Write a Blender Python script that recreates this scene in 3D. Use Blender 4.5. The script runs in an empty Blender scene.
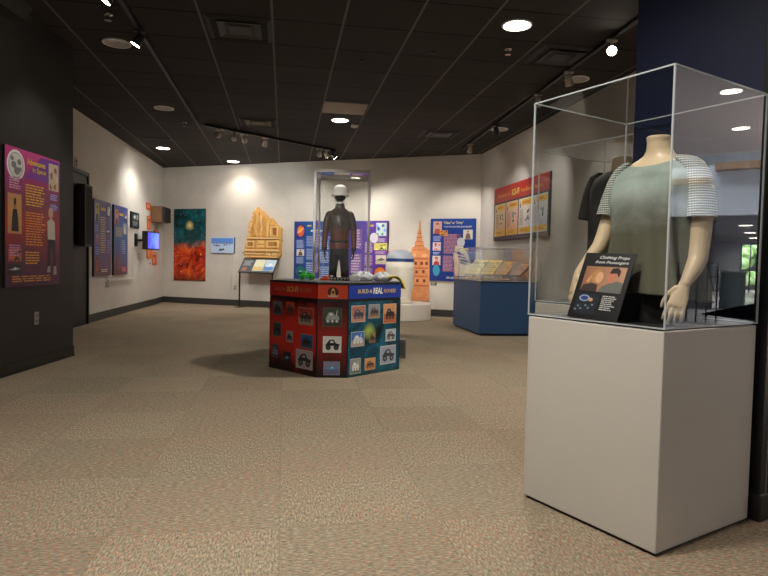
import bpy, bmesh, math, random
from math import sin, cos, pi, radians, sqrt, atan2
from mathutils import Vector, Matrix, Euler
random.seed(7)
scn = bpy.context.scene
col = scn.collection

# ------------------------------------------------------------------ materials
def lin(c):
    return tuple(((x/12.92) if x <= 0.04045 else ((x+0.055)/1.055)**2.4) for x in c)
def rgb(r, g, b): return lin((r/255., g/255., b/255.))
_m = {}
def mat(name, c=(200,200,200), rough=0.6, metal=0.0, emit=0.0, spec=0.5, coat=0.0):
    if name in _m: return _m[name]
    m = bpy.data.materials.new(name); m.use_nodes = True
    b = m.node_tree.nodes['Principled BSDF']; k = rgb(*c)
    b.inputs['Base Color'].default_value = (*k, 1)
    b.inputs['Roughness'].default_value = rough
    b.inputs['Metallic'].default_value = metal
    b.inputs['Specular IOR Level'].default_value = spec
    if coat: b.inputs['Coat Weight'].default_value = coat
    if emit:
        b.inputs['Emission Color'].default_value = (*k, 1); b.inputs['Emission Strength'].default_value = emit
    _m[name] = m
    return m
class NT:
    def __init__(s, name, rough=0.7, spec=0.4):
        s.m = bpy.data.materials.new(name); s.m.use_nodes = True; _m[name] = s.m
        s.t = s.m.node_tree; s.b = s.t.nodes['Principled BSDF']
        s.b.inputs['Roughness'].default_value = rough; s.b.inputs['Specular IOR Level'].default_value = spec
    def n(s, ty, **kw):
        nd = s.t.nodes.new(ty)
        for k, v in kw.items():
            if k in nd.inputs.keys(): nd.inputs[k].default_value = v
            else: setattr(nd, k, v)
        return nd
    def l(s, a, b): s.t.links.new(a, b)
    def math(s, op, a, b=None, c=None):
        nd = s.t.nodes.new('ShaderNodeMath'); nd.operation = op
        for i, x in enumerate((a, b, c)):
            if x is None: continue
            if isinstance(x, (int, float)): nd.inputs[i].default_value = x
            else: s.l(x, nd.inputs[i])
        return nd.outputs[0]
    def mix(s, f, a, b):
        nd = s.t.nodes.new('ShaderNodeMix'); nd.data_type = 'RGBA'
        for i, x in ((0, f), (6, a), (7, b)):
            if isinstance(x, (int, float)): nd.inputs[i].default_value = x
            elif isinstance(x, tuple): nd.inputs[i].default_value = (*x, 1)
            else: s.l(x, nd.inputs[i])
        return nd.outputs[2]
    def ramp(s, f, stops):
        nd = s.t.nodes.new('ShaderNodeValToRGB'); e = nd.color_ramp.elements
        while len(e) < len(stops): e.new(0.5)
        for i, (p, c) in enumerate(stops):
            e[i].position = p; e[i].color = (*c, 1)
        s.l(f, nd.inputs[0]); return nd.outputs[0]
    def coords(s, kind='Object'):
        return s.t.nodes.new('ShaderNodeTexCoord').outputs[kind]
    def sep(s, v):
        nd = s.t.nodes.new('ShaderNodeSeparateXYZ'); s.l(v, nd.inputs[0]); return nd.outputs
    def comb(s, x, y, z):
        nd = s.t.nodes.new('ShaderNodeCombineXYZ')
        for i, q in enumerate((x, y, z)):
            if isinstance(q, (int, float)): nd.inputs[i].default_value = q
            else: s.l(q, nd.inputs[i])
        return nd.outputs[0]
    def noise(s, v, scale, detail=3, rough=0.55, dist=0.0):
        nd = s.n('ShaderNodeTexNoise', Scale=scale, Detail=detail, Roughness=rough, Distortion=dist)
        s.l(v, nd.inputs['Vector']); return nd.outputs[0]
    def color(s, c): s.l(c, s.b.inputs['Base Color'])
    def bump(s, h, strength=0.3, dist=0.01):
        nd = s.n('ShaderNodeBump', Strength=strength, Distance=dist); s.l(h, nd.inputs['Height']); s.l(nd.outputs[0], s.b.inputs['Normal'])

def carpet_mat():
    t = NT('carpet_tiles', 0.95, 0.1); P = t.coords('Object'); x, y, z = t.sep(P)
    T = 0.6096
    ux = t.math('DIVIDE', t.math('ADD', x, 0.003), T); uy = t.math('DIVIDE', t.math('SUBTRACT', y, 0.42), T)
    par = t.math('FLOORED_MODULO', t.math('ADD', t.math('FLOOR', ux), t.math('FLOOR', uy)), 2.0)
    va = t.comb(t.math('MULTIPLY', x, 42), t.math('MULTIPLY', y, 150), 0.0)
    vb = t.comb(t.math('MULTIPLY', x, 150), t.math('MULTIPLY', y, 42), 3.0)
    n1 = t.noise(va, 1.0, 2, 0.65); n2 = t.noise(vb, 1.0, 2, 0.65)
    s = t.math('ADD', t.math('MULTIPLY', n1, t.math('SUBTRACT', 1.0, par)), t.math('MULTIPLY', n2, par))
    base = t.ramp(s, [(0.29, rgb(104,96,83)), (0.44, rgb(143,133,114)), (0.55, rgb(166,153,128)), (0.72, rgb(202,188,158))])
    f1 = t.noise(t.comb(t.math('MULTIPLY', x, 55), t.math('MULTIPLY', y, 90), 9.0), 1.0, 2, 0.6)
    fr = t.ramp(f1, [(0.52, (0,0,0)), (0.63, (1,1,1))])
    f2 = t.noise(t.comb(t.math('MULTIPLY', x, 62), t.math('MULTIPLY', y, 62), 29.0), 1.0, 2, 0.6)
    fg = t.ramp(f2, [(0.55, (0,0,0)), (0.66, (1,1,1))])
    big = t.noise(t.comb(x, y, 3.0), 1.6, 3, 0.6)
    frm = t.math('MULTIPLY', fr, t.ramp(big, [(0.36, (.30,.30,.30)), (0.62, (.85,.85,.85))]))
    c = t.mix(t.math('MULTIPLY', fg, 0.55), base, rgb(126,138,118))
    c = t.mix(frm, c, rgb(184,122,98))
    # each tile a touch lighter or darker, thin seams
    tr = t.n('ShaderNodeTexWhiteNoise', noise_dimensions='2D'); t.l(t.comb(t.math('FLOOR', ux), t.math('FLOOR', uy), 0.0), tr.inputs['Vector'])
    dv = t.math('ADD', 0.74, t.math('ADD', t.math('MULTIPLY', tr.outputs[0], 0.08), t.math('MULTIPLY', par, 0.05)))
    fx = t.math('ABSOLUTE', t.math('SUBTRACT', t.math('FRACT', ux), 0.5)); fy = t.math('ABSOLUTE', t.math('SUBTRACT', t.math('FRACT', uy), 0.5))
    seam = t.math('GREATER_THAN', t.math('MAXIMUM', fx, fy), 0.494)
    dv = t.math('MULTIPLY', dv, t.math('SUBTRACT', 1.0, t.math('MULTIPLY', seam, 0.12)))
    hs = t.n('ShaderNodeHueSaturation'); t.l(c, hs.inputs['Color']); t.l(dv, hs.inputs['Value'])
    t.color(hs.outputs[0]); t.bump(s, 0.6, 0.006)
    return t.m
def ceiling_mat():
    t = NT('acoustic_ceiling', 0.85, 0.25); P = t.coords('Object'); x, y, z = t.sep(P)
    T = 0.6096
    ux = t.math('DIVIDE', t.math('ADD', x, 0.130), T); uy = t.math('DIVIDE', t.math('SUBTRACT', y, 0.466), T)
    fx = t.math('ABSOLUTE', t.math('SUBTRACT', t.math('FRACT', ux), 0.5)); fy = t.math('ABSOLUTE', t.math('SUBTRACT', t.math('FRACT', uy), 0.5))
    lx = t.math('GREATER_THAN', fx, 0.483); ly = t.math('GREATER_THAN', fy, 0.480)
    n = t.noise(P, 45, 3, 0.7); n2 = t.noise(P, 1.3, 3, 0.6)
    tr = t.n('ShaderNodeTexWhiteNoise', noise_dimensions='2D'); t.l(t.comb(t.math('FLOOR', ux), t.math('FLOOR', uy), 0.0), tr.inputs['Vector'])
    k = t.math('ADD', t.math('MULTIPLY', tr.outputs[0], 0.35), t.math('MULTIPLY', n, 0.5))
    c = t.ramp(k, [(0.1, rgb(50,46,44)), (0.75, rgb(63,58,56))])
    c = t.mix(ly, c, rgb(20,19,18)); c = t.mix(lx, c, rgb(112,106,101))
    t.color(c)
    t.bump(t.math('ADD', t.math('MULTIPLY', n, 0.5), t.math('MULTIPLY', t.math('MAXIMUM', lx, ly), -1.0)), 0.5, 0.006)
    return t.m
def paint(name, c, amt=0.05, rough=0.75, scale=3.0, spec=0.3):
    if name in _m: return _m[name]
    t = NT(name, rough, spec); P = t.coords('Object')
    n = t.noise(P, scale, 4, 0.6); k = rgb(*c)
    t.color(t.ramp(n, [(0.3, tuple(q*(1-amt) for q in k)), (0.7, tuple(min(1, q*(1+amt)) for q in k))]))
    t.bump(t.noise(P, 260, 2, 0.5), 0.06, 0.002)
    return t.m
def wood(name, a, b, scale=9, rough=0.5):
    if name in _m: return _m[name]
    t = NT(name, rough, 0.4); P = t.coords('Object'); x, y, z = t.sep(P)
    w = t.noise(t.comb(t.math('MULTIPLY', x, 14), t.math('MULTIPLY', y, 14), t.math('MULTIPLY', z, 1.6)), 1.6, 5, 0.6, 0.8)
    t.color(t.ramp(w, [(0.3, rgb(*a)), (0.52, rgb(*b)), (0.75, rgb(*a))])); t.bump(w, 0.25, 0.004)
    return t.m
def gradient(name, stops, axis='Z', size=1.0, noise=0.12, nscale=3.0, rough=0.35, emit=0):
    """printed artwork: colour ramp along the panel's own height with soft noise"""
    if name in _m: return _m[name]
    t = NT(name, rough, 0.4); P = t.coords('Object'); s = t.sep(P)
    v = s['XYZ'.index(axis)]
    f = t.math('ADD', t.math('DIVIDE', v, size), t.math('MULTIPLY', t.math('SUBTRACT', t.noise(P, nscale, 4, 0.6, 0.6), 0.5), noise*4))
    c = t.ramp(f, [(p, rgb(*q)) for p, q in stops]); t.color(c)
    if emit:
        t.l(c, t.b.inputs['Emission Color']); t.b.inputs['Emission Strength'].default_value = emit
    return t.m
def nebula(name, top, bot, h, split=0.45, glow=(250,220,120), gpos=(0.4, 0.75), gr=0.09, w=0.8, hot=(250,120,40)):
    if name in _m: return _m[name]
    t = NT(name, 0.35, 0.4); P = t.coords('Object'); x, y, z = t.sep(P)
    n = t.noise(P, 2.2, 6, 0.62, 1.0); n2 = t.noise(P, 3.6, 7, 0.66, 1.4)
    f = t.math('ADD', t.math('DIVIDE', z, h), t.math('MULTIPLY', t.math('SUBTRACT', n, 0.5), 0.35))
    ct = t.ramp(n2, [(0.32, rgb(8,12,20)), (0.48, rgb(*[int(q*.62) for q in top])), (0.64, rgb(*top))])
    cb = t.ramp(n2, [(0.30, rgb(60,12,10)), (0.46, rgb(*bot)), (0.66, rgb(*hot))])
    m = t.ramp(f, [(split-0.05, (0,0,0)), (split+0.06, (1,1,1))])
    c = t.mix(m, cb, ct)
    d = t.n('ShaderNodeVectorMath', operation='DISTANCE'); t.l(P, d.inputs[0]); d.inputs[1].default_value = (gpos[0]*w, 0, gpos[1]*h)
    g = t.math('ADD', d.outputs['Value'], t.math('MULTIPLY', t.math('SUBTRACT', n2, 0.5), gr*2.2))
    gm = t.ramp(t.math('DIVIDE', g, gr*2), [(0.1, (1,1,1)), (0.8, (0,0,0))])
    c = t.mix(gm, c, rgb(*glow))
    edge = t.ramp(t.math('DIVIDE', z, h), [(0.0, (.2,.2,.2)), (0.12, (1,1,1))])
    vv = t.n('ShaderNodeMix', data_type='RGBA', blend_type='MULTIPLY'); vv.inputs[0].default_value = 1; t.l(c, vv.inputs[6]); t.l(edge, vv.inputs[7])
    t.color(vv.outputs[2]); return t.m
def acrylic(name='clear_acrylic', tint=(0.97,0.98,0.97), k=1.0):
    if name in _m: return _m[name]
    m = bpy.data.materials.new(name); m.use_nodes = True; _m[name] = m; t = m.node_tree
    for nd in list(t.nodes): t.nodes.remove(nd)
    o = t.nodes.new('ShaderNodeOutputMaterial'); mx = t.nodes.new('ShaderNodeMixShader')
    tr = t.nodes.new('ShaderNodeBsdfTransparent'); gl = t.nodes.new('ShaderNodeBsdfGlossy'); gl.inputs['Roughness'].default_value = 0.0
    tr.inputs[0].default_value = (*tint, 1)
    lw = t.nodes.new('ShaderNodeLayerWeight'); lw.inputs[0].default_value = 0.5
    def mth(op, *xs):
        nd = t.nodes.new('ShaderNodeMath'); nd.operation = op
        for i, x in enumerate(xs):
            if isinstance(x, (int, float)): nd.inputs[i].default_value = x
            else: t.links.new(x, nd.inputs[i])
        return nd.outputs[0]
    c = mth('SUBTRACT', 1.0, lw.outputs['Facing']); g = mth('SQRT', mth('ADD', 1.49**2-1, mth('MULTIPLY', c, c)))
    gm, gp = mth('SUBTRACT', g, c), mth('ADD', g, c)
    r1 = mth('POWER', mth('DIVIDE', gm, gp), 2.0); r2 = mth('POWER', mth('DIVIDE', mth('SUBTRACT', mth('MULTIPLY', c, gp), 1.0), mth('ADD', mth('MULTIPLY', c, gm), 1.0)), 2.0)
    F = mth('MULTIPLY', mth('MULTIPLY', r1, 0.5), mth('ADD', 1.0, r2))
    sheet = mth('DIVIDE', mth('MULTIPLY', F, 2.0), mth('ADD', 1.0, F))       # both faces of the sheet
    t.links.new(sheet, mx.inputs[0]); t.links.new(tr.outputs[0], mx.inputs[1]); t.links.new(gl.outputs[0], mx.inputs[2])
    t.links.new(mx.outputs[0], o.inputs[0]); return m
def translucent(name, c, alpha, rough=0.25):
    if name in _m: return _m[name]
    m = mat(name, c, rough); m.node_tree.nodes['Principled BSDF'].inputs['Alpha'].default_value = alpha; return m
def sparkle_cloth():
    t = NT('sparkly_black_cloth', 0.6, 0.5); P = t.coords('Object')
    n = t.noise(P, 420, 1, 0.5); f = t.ramp(n, [(0.66, (0,0,0)), (0.72, (1,1,1))])
    t.color(t.mix(f, rgb(22,21,22), rgb(190,186,180))); return t.m
def knit_mat(name, a, b, sc=150):
    t = NT(name, 0.9, 0.2); P = t.coords('Object'); x, y, z = t.sep(P)
    w = t.math('SINE', t.math('MULTIPLY', z, sc*6)); w2 = t.math('SINE', t.math('MULTIPLY', t.math('ADD', x, y), sc*5))
    f = t.math('GREATER_THAN', t.math('ADD', w, t.math('MULTIPLY', w2, 0.6)), 0.1)
    t.color(t.mix(f, rgb(*a), rgb(*b))); t.bump(w, 0.4, 0.003); return t.m
def cloth(name, a, b, scale=14, rough=0.85, zgrad=None):
    if name in _m: return _m[name]
    t = NT(name, rough, 0.25); P = t.coords('Object')
    n = t.noise(P, scale, 5, 0.6, 0.4); c = t.ramp(n, [(0.3, rgb(*a)), (0.7, rgb(*b))])
    if zgrad:   # (z0, z1, colour) second colour lower down: bust shade painted on the shirt, brown on the jacket
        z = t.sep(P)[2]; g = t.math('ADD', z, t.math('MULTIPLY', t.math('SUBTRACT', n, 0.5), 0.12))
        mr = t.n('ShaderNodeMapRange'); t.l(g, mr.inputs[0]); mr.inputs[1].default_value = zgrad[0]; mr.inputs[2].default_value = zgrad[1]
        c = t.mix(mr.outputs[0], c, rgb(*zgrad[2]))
    t.color(c); t.bump(t.noise(P, 320, 2, 0.5), 0.15, 0.002); return t.m

# ------------------------------------------------------------------ mesh helpers
class MB:
    def __init__(s, M=None): s.v = []; s.f = []; s.mi = []; s.mats = []; s.M = M
    def _m(s, m):
        if m not in s.mats: s.mats.append(m)
        return s.mats.index(m)
    def add(s, vs, fs, m, M=None):
        o = len(s.v); k = s._m(m)
        for p in vs:
            p = Vector(p)
            if M is not None: p = M @ p
            if s.M is not None: p = s.M @ p
            s.v.append(p)
        for f in fs: s.f.append([i+o for i in f]); s.mi.append(k)
        return s
    def box(s, x0, x1, y0, y1, z0, z1, m, M=None):
        vs = [(x,y,z) for z in (z0,z1) for y in (y0,y1) for x in (x0,x1)]
        return s.add(vs, [(0,2,3,1),(4,5,7,6),(0,1,5,4),(2,6,7,3),(0,4,6,2),(1,3,7,5)], m, M)
    def quad(s, a, b, c, d, m): return s.add([a,b,c,d], [(0,1,2,3)], m)
    def rect(s, x0, x1, z0, z1, y, m): return s.quad((x0,y,z0),(x1,y,z0),(x1,y,z1),(x0,y,z1), m)
    def poly(s, pts, y, m): return s.add([(p[0],y,p[1]) for p in pts], [tuple(range(len(pts)))], m)
    def ellipse(s, cx, cz, rx, rz, y, m, n=20): return s.poly([(cx+rx*cos(2*pi*i/n), cz+rz*sin(2*pi*i/n)) for i in range(n)], y, m)
    def prism(s, pts, y0, y1, m, M=None):            # polygon in XZ, extruded along Y (front = y0)
        n = len(pts); vs = [(p[0],y0,p[1]) for p in pts]+[(p[0],y1,p[1]) for p in pts]
        fs = [tuple(range(n)), tuple(range(2*n-1, n-1, -1))]+[(i, i+n, (i+1)%n+n, (i+1)%n) for i in range(n)]
        return s.add(vs, fs, m, M)
    def vprism(s, pts, z0, z1, m):                   # polygon in XY, extruded along Z
        n = len(pts); vs = [(p[0],p[1],z0) for p in pts]+[(p[0],p[1],z1) for p in pts]
        fs = [tuple(range(n-1,-1,-1)), tuple(range(n, 2*n))]+[(i, (i+1)%n, (i+1)%n+n, i+n) for i in range(n)]
        return s.add(vs, fs, m)
    def lathe(s, prof, m, n=24, M=None, cap=True):
        vs = []; fs = []
        for r, z in prof:
            for i in range(n): vs.append((r*cos(2*pi*i/n), r*sin(2*pi*i/n), z))
        for j in range(len(prof)-1):
            for i in range(n): fs.append((j*n+i, j*n+(i+1)%n, (j+1)*n+(i+1)%n, (j+1)*n+i))
        if cap: fs.append(tuple(range(n-1,-1,-1))); fs.append(tuple(range((len(prof)-1)*n, len(prof)*n)))
        return s.add(vs, fs, m, M)
    def tube(s, pts, r, m, n=8, M=None):
        rs = r if isinstance(r, (list, tuple)) else [r]*len(pts)
        return s.loft([(Vector(p), q, q) for p, q in zip(pts, rs)], m, n, M)
    def loft(s, rings, m, n=16, M=None, xref=None, cap=True):
        """rings: (centre, rx, ry) swept along their own polyline; xref steers the rx axis"""
        P = [Vector(r[0]) for r in rings]; vs = []; fs = []
        ref = Vector(xref) if xref else None
        for j, (c, a, b) in enumerate(rings):
            d = (P[min(j+1, len(P)-1)]-P[max(j-1, 0)]).normalized()
            q = ref if ref is not None else (Vector((1,0,0)) if abs(d.x) < 0.8 else Vector((0,1,0)))
            X = (q-d*q.dot(d)).normalized(); Y = d.cross(X)
            for i in range(n):
                t = 2*pi*i/n; vs.append(P[j]+X*(a*cos(t))+Y*(b*sin(t)))
        for j in range(len(P)-1):
            for i in range(n): fs.append((j*n+i, j*n+(i+1)%n, (j+1)*n+(i+1)%n, (j+1)*n+i))
        if cap: fs.append(tuple(range(n-1,-1,-1))); fs.append(tuple(range((len(P)-1)*n, len(P)*n)))
        return s.add(vs, fs, m, M)
    def ball(s, c, rx, ry, rz, m, n=14, k=9, M=None):
        vs = []; fs = []
        for j in range(1, k):
            a = pi*j/k
            for i in range(n): vs.append((c[0]+rx*sin(a)*cos(2*pi*i/n), c[1]+ry*sin(a)*sin(2*pi*i/n), c[2]-rz*cos(a)))
        for j in range(k-2):
            for i in range(n): fs.append((j*n+i, j*n+(i+1)%n, (j+1)*n+(i+1)%n, (j+1)*n+i))
        vs += [(c[0],c[1],c[2]-rz),(c[0],c[1],c[2]+rz)]; b = len(vs)-2
        for i in range(n): fs.append((b, (i+1)%n, i)); fs.append((b+1, (k-2)*n+i, (k-2)*n+(i+1)%n))
        return s.add(vs, fs, m, M)
    def build(s, name, parent=None, smooth=False, bevel=0.0):
        me = bpy.data.meshes.new(name); me.from_pydata([tuple(v) for v in s.v], [], s.f)
        for m in s.mats: me.materials.append(m)
        me.polygons.foreach_set('material_index', s.mi)
        if smooth: me.polygons.foreach_set('use_smooth', [True]*len(me.polygons))
        me.update()
        o = bpy.data.objects.new(name, me); col.objects.link(o)
        if parent is not None: o.parent = parent
        if bevel:
            b = o.modifiers.new('bevel', 'BEVEL'); b.width = bevel; b.segments = 2; b.limit_method = 'ANGLE'
        return o
def tag(o, label, cat, group=None, kind=None):
    o['label'] = label; o['category'] = cat
    if group: o['group'] = group
    if kind: o['kind'] = kind
    return o
def thing(name, label, cat, M=None, group=None):
    o = bpy.data.objects.new(name, None); o.empty_display_size = 0.05; col.objects.link(o)
    if M is not None: o.matrix_world = M
    return tag(o, label, cat, group)
def struct(o): o['kind'] = 'structure'; return o
def frame(o, x, z=(0,0,1)):
    X = Vector(x).normalized(); Z = Vector(z).normalized(); Y = Z.cross(X).normalized(); Z = X.cross(Y)
    M = Matrix.Identity(4)
    for i in range(3): M[i][0] = X[i]; M[i][1] = Y[i]; M[i][2] = Z[i]; M[i][3] = o[i]
    return M
def fused(name, mb, voxel, parent, smooth_it=3, material=None):
    """weld overlapping shapes into one continuous skin"""
    o = mb.build(name)
    r = o.modifiers.new('r', 'REMESH'); r.mode = 'VOXEL'; r.voxel_size = voxel; r.use_smooth_shade = True
    s = o.modifiers.new('s', 'SMOOTH'); s.iterations = smooth_it; s.factor = 0.5
    dg = bpy.context.evaluated_depsgraph_get(); me = bpy.data.meshes.new_from_object(o.evaluated_get(dg))
    old = o.data; o.modifiers.clear(); o.data = me; bpy.data.meshes.remove(old)
    me.materials.clear(); me.materials.append(material)
    me.polygons.foreach_set('material_index', [0]*len(me.polygons)); me.polygons.foreach_set('use_smooth', [True]*len(me.polygons))
    if parent is not None: o.parent = parent
    return o
def text_geo(s, x0, x1, z0, z1, y, shear=0.0, bold=0.012, align='L'):
    """letters fitted into a box of the local XZ plane, facing -Y"""
    cu = bpy.data.curves.new('t', 'FONT'); cu.body = s; cu.size = 1.0; cu.offset = bold; cu.shear = shear; cu.resolution_u = 2
    o = bpy.data.objects.new('t', cu); col.objects.link(o)
    dg = bpy.context.evaluated_depsgraph_get(); me = bpy.data.meshes.new_from_object(o.evaluated_get(dg))
    xs = [v.co.x for v in me.vertices]; ys = [v.co.y for v in me.vertices]
    ax, bx, ay, by = min(xs), max(xs), min(ys), max(ys)
    sx = (x1-x0)/(bx-ax); sz = (z1-z0)/(by-ay)
    vs = [(x0+(v.co.x-ax)*sx, y, z0+(v.co.y-ay)*sz) for v in me.vertices]; fs = [tuple(p.vertices) for p in me.polygons]
    bpy.data.objects.remove(o); bpy.data.curves.remove(cu); bpy.data.meshes.remove(me)
    return vs, fs

def lettering(parent, s, x0, x1, z0, z1, y, m, shear=0.0, bold=0.012, name='lettering'):
    vs, fs = text_geo(s, x0, x1, z0, z1, y, shear, bold)
    return MB().add(vs, fs, m).build(name, parent)
def text_block(parent, x0, x1, z0, z1, y, m, n, seed=0, back=None, name='text_block', ragged=0.2):
    """paragraph too small to read: one thin bar per line"""
    r = random.Random(seed); b = MB()
    if back: b.rect(x0, x1, z0, z1, y, back)
    px = (x1-x0)*0.06; H = (z1-z0)
    for i in range(n):
        zc = z1-H*(i+0.6)/(n+0.2); e = x1-px-(x1-x0)*ragged*r.random()
        x = x0+px
        while x < e-0.01:
            w = min(e-x, (x1-x0)*(0.08+0.16*r.random())); b.rect(x, x+w, zc-H/(n*4.2), zc+H/(n*4.2), y-0.001, m); x += w+(x1-x0)*0.03
    return b.build(name, parent)

WHITE = mat('print_white', (236,234,230), 0.5); BLACK = mat('print_black', (14,14,16), 0.5); YEL = mat('print_yellow', (246,208,52), 0.5)
C = lambda r, g, b: mat('ink_%d_%d_%d' % (r,g,b), (r,g,b), 0.45)
def picture(parent, x0, x1, z0, z1, y, kind='rover', sky=(120,150,190), ground=(150,110,80), subj=(40,40,44), border=None, seed=0, name='picture'):
    """a small printed photograph made of flat colour shapes"""
    r = random.Random(seed); b = MB(); w = x1-x0; h = z1-z0
    if border: b.rect(x0-w*0.035, x1+w*0.035, z0-w*0.035, z1+w*0.035, y+0.0006, C(*border))
    b.rect(x0, x1, z0, z1, y, C(*sky)); e = 0.0006
    S, G = C(*subj), C(*ground)
    lt = C(*[min(255, int(q*1.5+50)) for q in subj]); P = lambda fx, fz: (x0+w*fx, z0+h*fz)
    if kind in ('rover', 'ship', 'scene'):
        gz = 0.30+0.15*r.random()
        b.poly([P(0,0), P(1,0), P(1,gz+0.05*r.random()), P(0.6,gz+0.1*r.random()), P(0.3,gz), P(0,gz+0.08)], y-e, G)
    if kind == 'rover':
        for k in range(3): b.ellipse(*P(0.25+0.25*k, 0.28), w*0.10, w*0.10, y-3*e, S, 12); b.ellipse(*P(0.25+0.25*k, 0.28), w*0.04, w*0.04, y-4*e, lt, 8)
        b.poly([P(0.12,0.36), P(0.9,0.36), P(0.84,0.58), P(0.62,0.62), P(0.52,0.78), P(0.30,0.76), P(0.2,0.56)], y-2*e, S)
        b.poly([P(0.34,0.6), P(0.5,0.6), P(0.46,0.71), P(0.34,0.7)], y-4*e, lt); b.poly([P(0.7,0.6), P(0.74,0.6), P(0.78,0.88), P(0.75,0.88)], y-2*e, lt)
    elif kind == 'buggy':
        for k in (0.28, 0.74): b.ellipse(*P(k, 0.30), w*0.15, w*0.15, y-3*e, S, 14); b.ellipse(*P(k, 0.30), w*0.06, w*0.06, y-4*e, lt, 10)
        b.poly([P(0.08,0.42), P(0.92,0.40), P(0.95,0.52), P(0.72,0.58), P(0.58,0.84), P(0.34,0.80), P(0.18,0.56)], y-2*e, S)
        b.poly([P(0.38,0.6), P(0.6,0.6), P(0.54,0.75), P(0.4,0.73)], y-4*e, C(*sky))
    elif kind == 'ship':
        b.poly([P(0.05,0.45), P(0.5,0.36), P(0.96,0.52), P(0.7,0.6), P(0.55,0.72), P(0.4,0.58)], y-2*e, S); b.poly([P(0.45,0.5), P(0.62,0.52), P(0.54,0.62)], y-3*e, lt)
    elif kind == 'portrait':
        b.poly([P(0.12,0), P(0.88,0), P(0.8,0.34), P(0.6,0.42), P(0.4,0.42), P(0.2,0.34)], y-e, S); b.ellipse(*P(0.5,0.60), w*0.19, h*0.2, y-2*e, G, 16)
        b.poly([P(0.3,0.62), P(0.33,0.84), P(0.5,0.9), P(0.67,0.84), P(0.7,0.62), P(0.62,0.74), P(0.38,0.74)], y-3*e, S)
    elif kind == 'figure':
        b.poly([P(0.22,0.04), P(0.8,0.04), P(0.74,0.4), P(0.66,0.62), P(0.36,0.62), P(0.28,0.4)], y-2*e, S); b.ellipse(*P(0.5,0.70), w*0.1, h*0.07, y-2*e, G, 12); b.poly([P(0.4,0.74), P(0.6,0.74), P(0.58,0.9), P(0.42,0.9)], y-3*e, S)
    elif kind == 'blocks':
        for k in range(9):
            a = r.random()*0.75; c = r.random()*0.75; b.poly([P(a,c), P(a+0.08+0.2*r.random(),c), P(a+0.1+0.15*r.random(),c+0.22), P(a,c+0.1+0.15*r.random())], y-e*(1+k*0.3), (S, G, lt)[k % 3])
    elif kind == 'planet':
        b.ellipse(*P(0.5,0.5), w*0.42, h*0.42, y-e, S, 20); b.ellipse(*P(0.42,0.56), w*0.24, h*0.22, y-2*e, G, 16); b.poly([P(0.1,0.3), P(0.9,0.7), P(0.85,0.76), P(0.08,0.38)], y-3*e, lt)
    return b.build(name, parent)
def blob(parent, cx, cz, rx, rz, y, m, rim=None, name='picture'):
    b = MB()
    if rim: b.ellipse(cx, cz, rx*1.1, rz*1.1, y+0.0005, rim, 28)
    b.ellipse(cx, cz, rx, rz, y, m, 28); return b.build(name, parent)
def poster(name, label, cat, M, w, h, face, th=0.02, edge=None, group=None):
    """thin board whose back stands on the wall plane y=0; returns root and the y of its printed face"""
    b = MB(); e = edge or mat('board_edge', (30,28,30), 0.6)
    b.box(0, w, -th, 0, 0, h, e); o = b.build(name); o.matrix_world = M
    tag(o, label, cat, group)
    f = MB(); f.rect(0.0, w, 0.0, h, -th-0.0008, face); f.build('printed_face', o)
    return o, -th-0.002

# ------------------------------------------------------------------ camera
H = 1.0
cam = bpy.data.cameras.new('camera'); co = bpy.data.objects.new('camera', cam); col.objects.link(co); scn.camera = co
yaw, pit, rol = radians(9.5), radians(2.34), radians(1.24)
fw0 = Vector((sin(yaw), cos(yaw), 0)); rt0 = Vector((cos(yaw), -sin(yaw), 0))
fw = fw0*cos(pit)+Vector((0,0,-sin(pit))); up0 = rt0.cross(fw); rt = rt0*cos(rol)+up0*sin(rol); up = -rt0*sin(rol)+up0*cos(rol)
Mc = Matrix.Identity(4)
for i in range(3): Mc[i][0] = rt[i]; Mc[i][1] = up[i]; Mc[i][2] = -fw[i]
Mc[0][3], Mc[1][3], Mc[2][3] = 0, 0, H
co.matrix_world = Mc; cam.sensor_width = 36; cam.lens = 600/768*36; cam.clip_start = 0.02

# ------------------------------------------------------------------ room shell
ZC = 3.08
DN = Vector((0.868041, -0.496493, 0)); BN = Vector((0.496493, 0.868041, 0))    # along the slanted back wall, and into it
LB = Vector((-2.76, 14.49, 0)); RB = Vector((3.616, 10.843, 0)); LN = Vector((-3.03, 6.2, 0))
LD = (LB-LN).normalized(); KB = Vector((-2.096, 6.481, 0)); KD = Vector((0.1449, 0.98945, 0)); KS = KB-KD*8.0
cream = paint('cream_wall_paint', (214,206,194)); ww = paint('white_wall_paint', (214,208,199))
rwp = paint('grey_white_wall_paint', (206,198,190))
blackp = paint('black_wall_paint', (44,41,38), 0.08, 0.45); navy = paint('navy_wall_paint', (17,25,52), 0.06, 0.55)
cove = mat('rubber_cove_base', (58,56,54), 0.5); cove_d = mat('dark_rubber_cove_base', (30,28,27), 0.4)
b = MB(); b.quad((-9,-4,0),(4.6,-4,0),(4.6,17,0),(-9,17,0), carpet_mat()); struct(b.build('floor'))
b = MB(); b.quad((-9,17,ZC),(4.6,17,ZC),(4.6,-4,ZC),(-9,-4,ZC), ceiling_mat()); struct(b.build('ceiling'))
def wall(name, a, bb, z0, z1, m, t=0.12):
    a = Vector(a); bb = Vector(bb); L = (bb-a).length; M = frame(a, bb-a)
    w = MB(); w.box(0, L, 0, t, z0, z1, m); o = w.build(name); o.matrix_world = M; return struct(o)
wall('wall_left', LN, LB, 0, ZC, ww); wall('wall_back', LB, RB, 0, ZC, cream); wall('wall_right', RB, (3.616, 2.9, 0), 0, ZC, rwp)
wall('wall_left_near', KS, KB, 0, ZC, blackp, 0.16)
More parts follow.
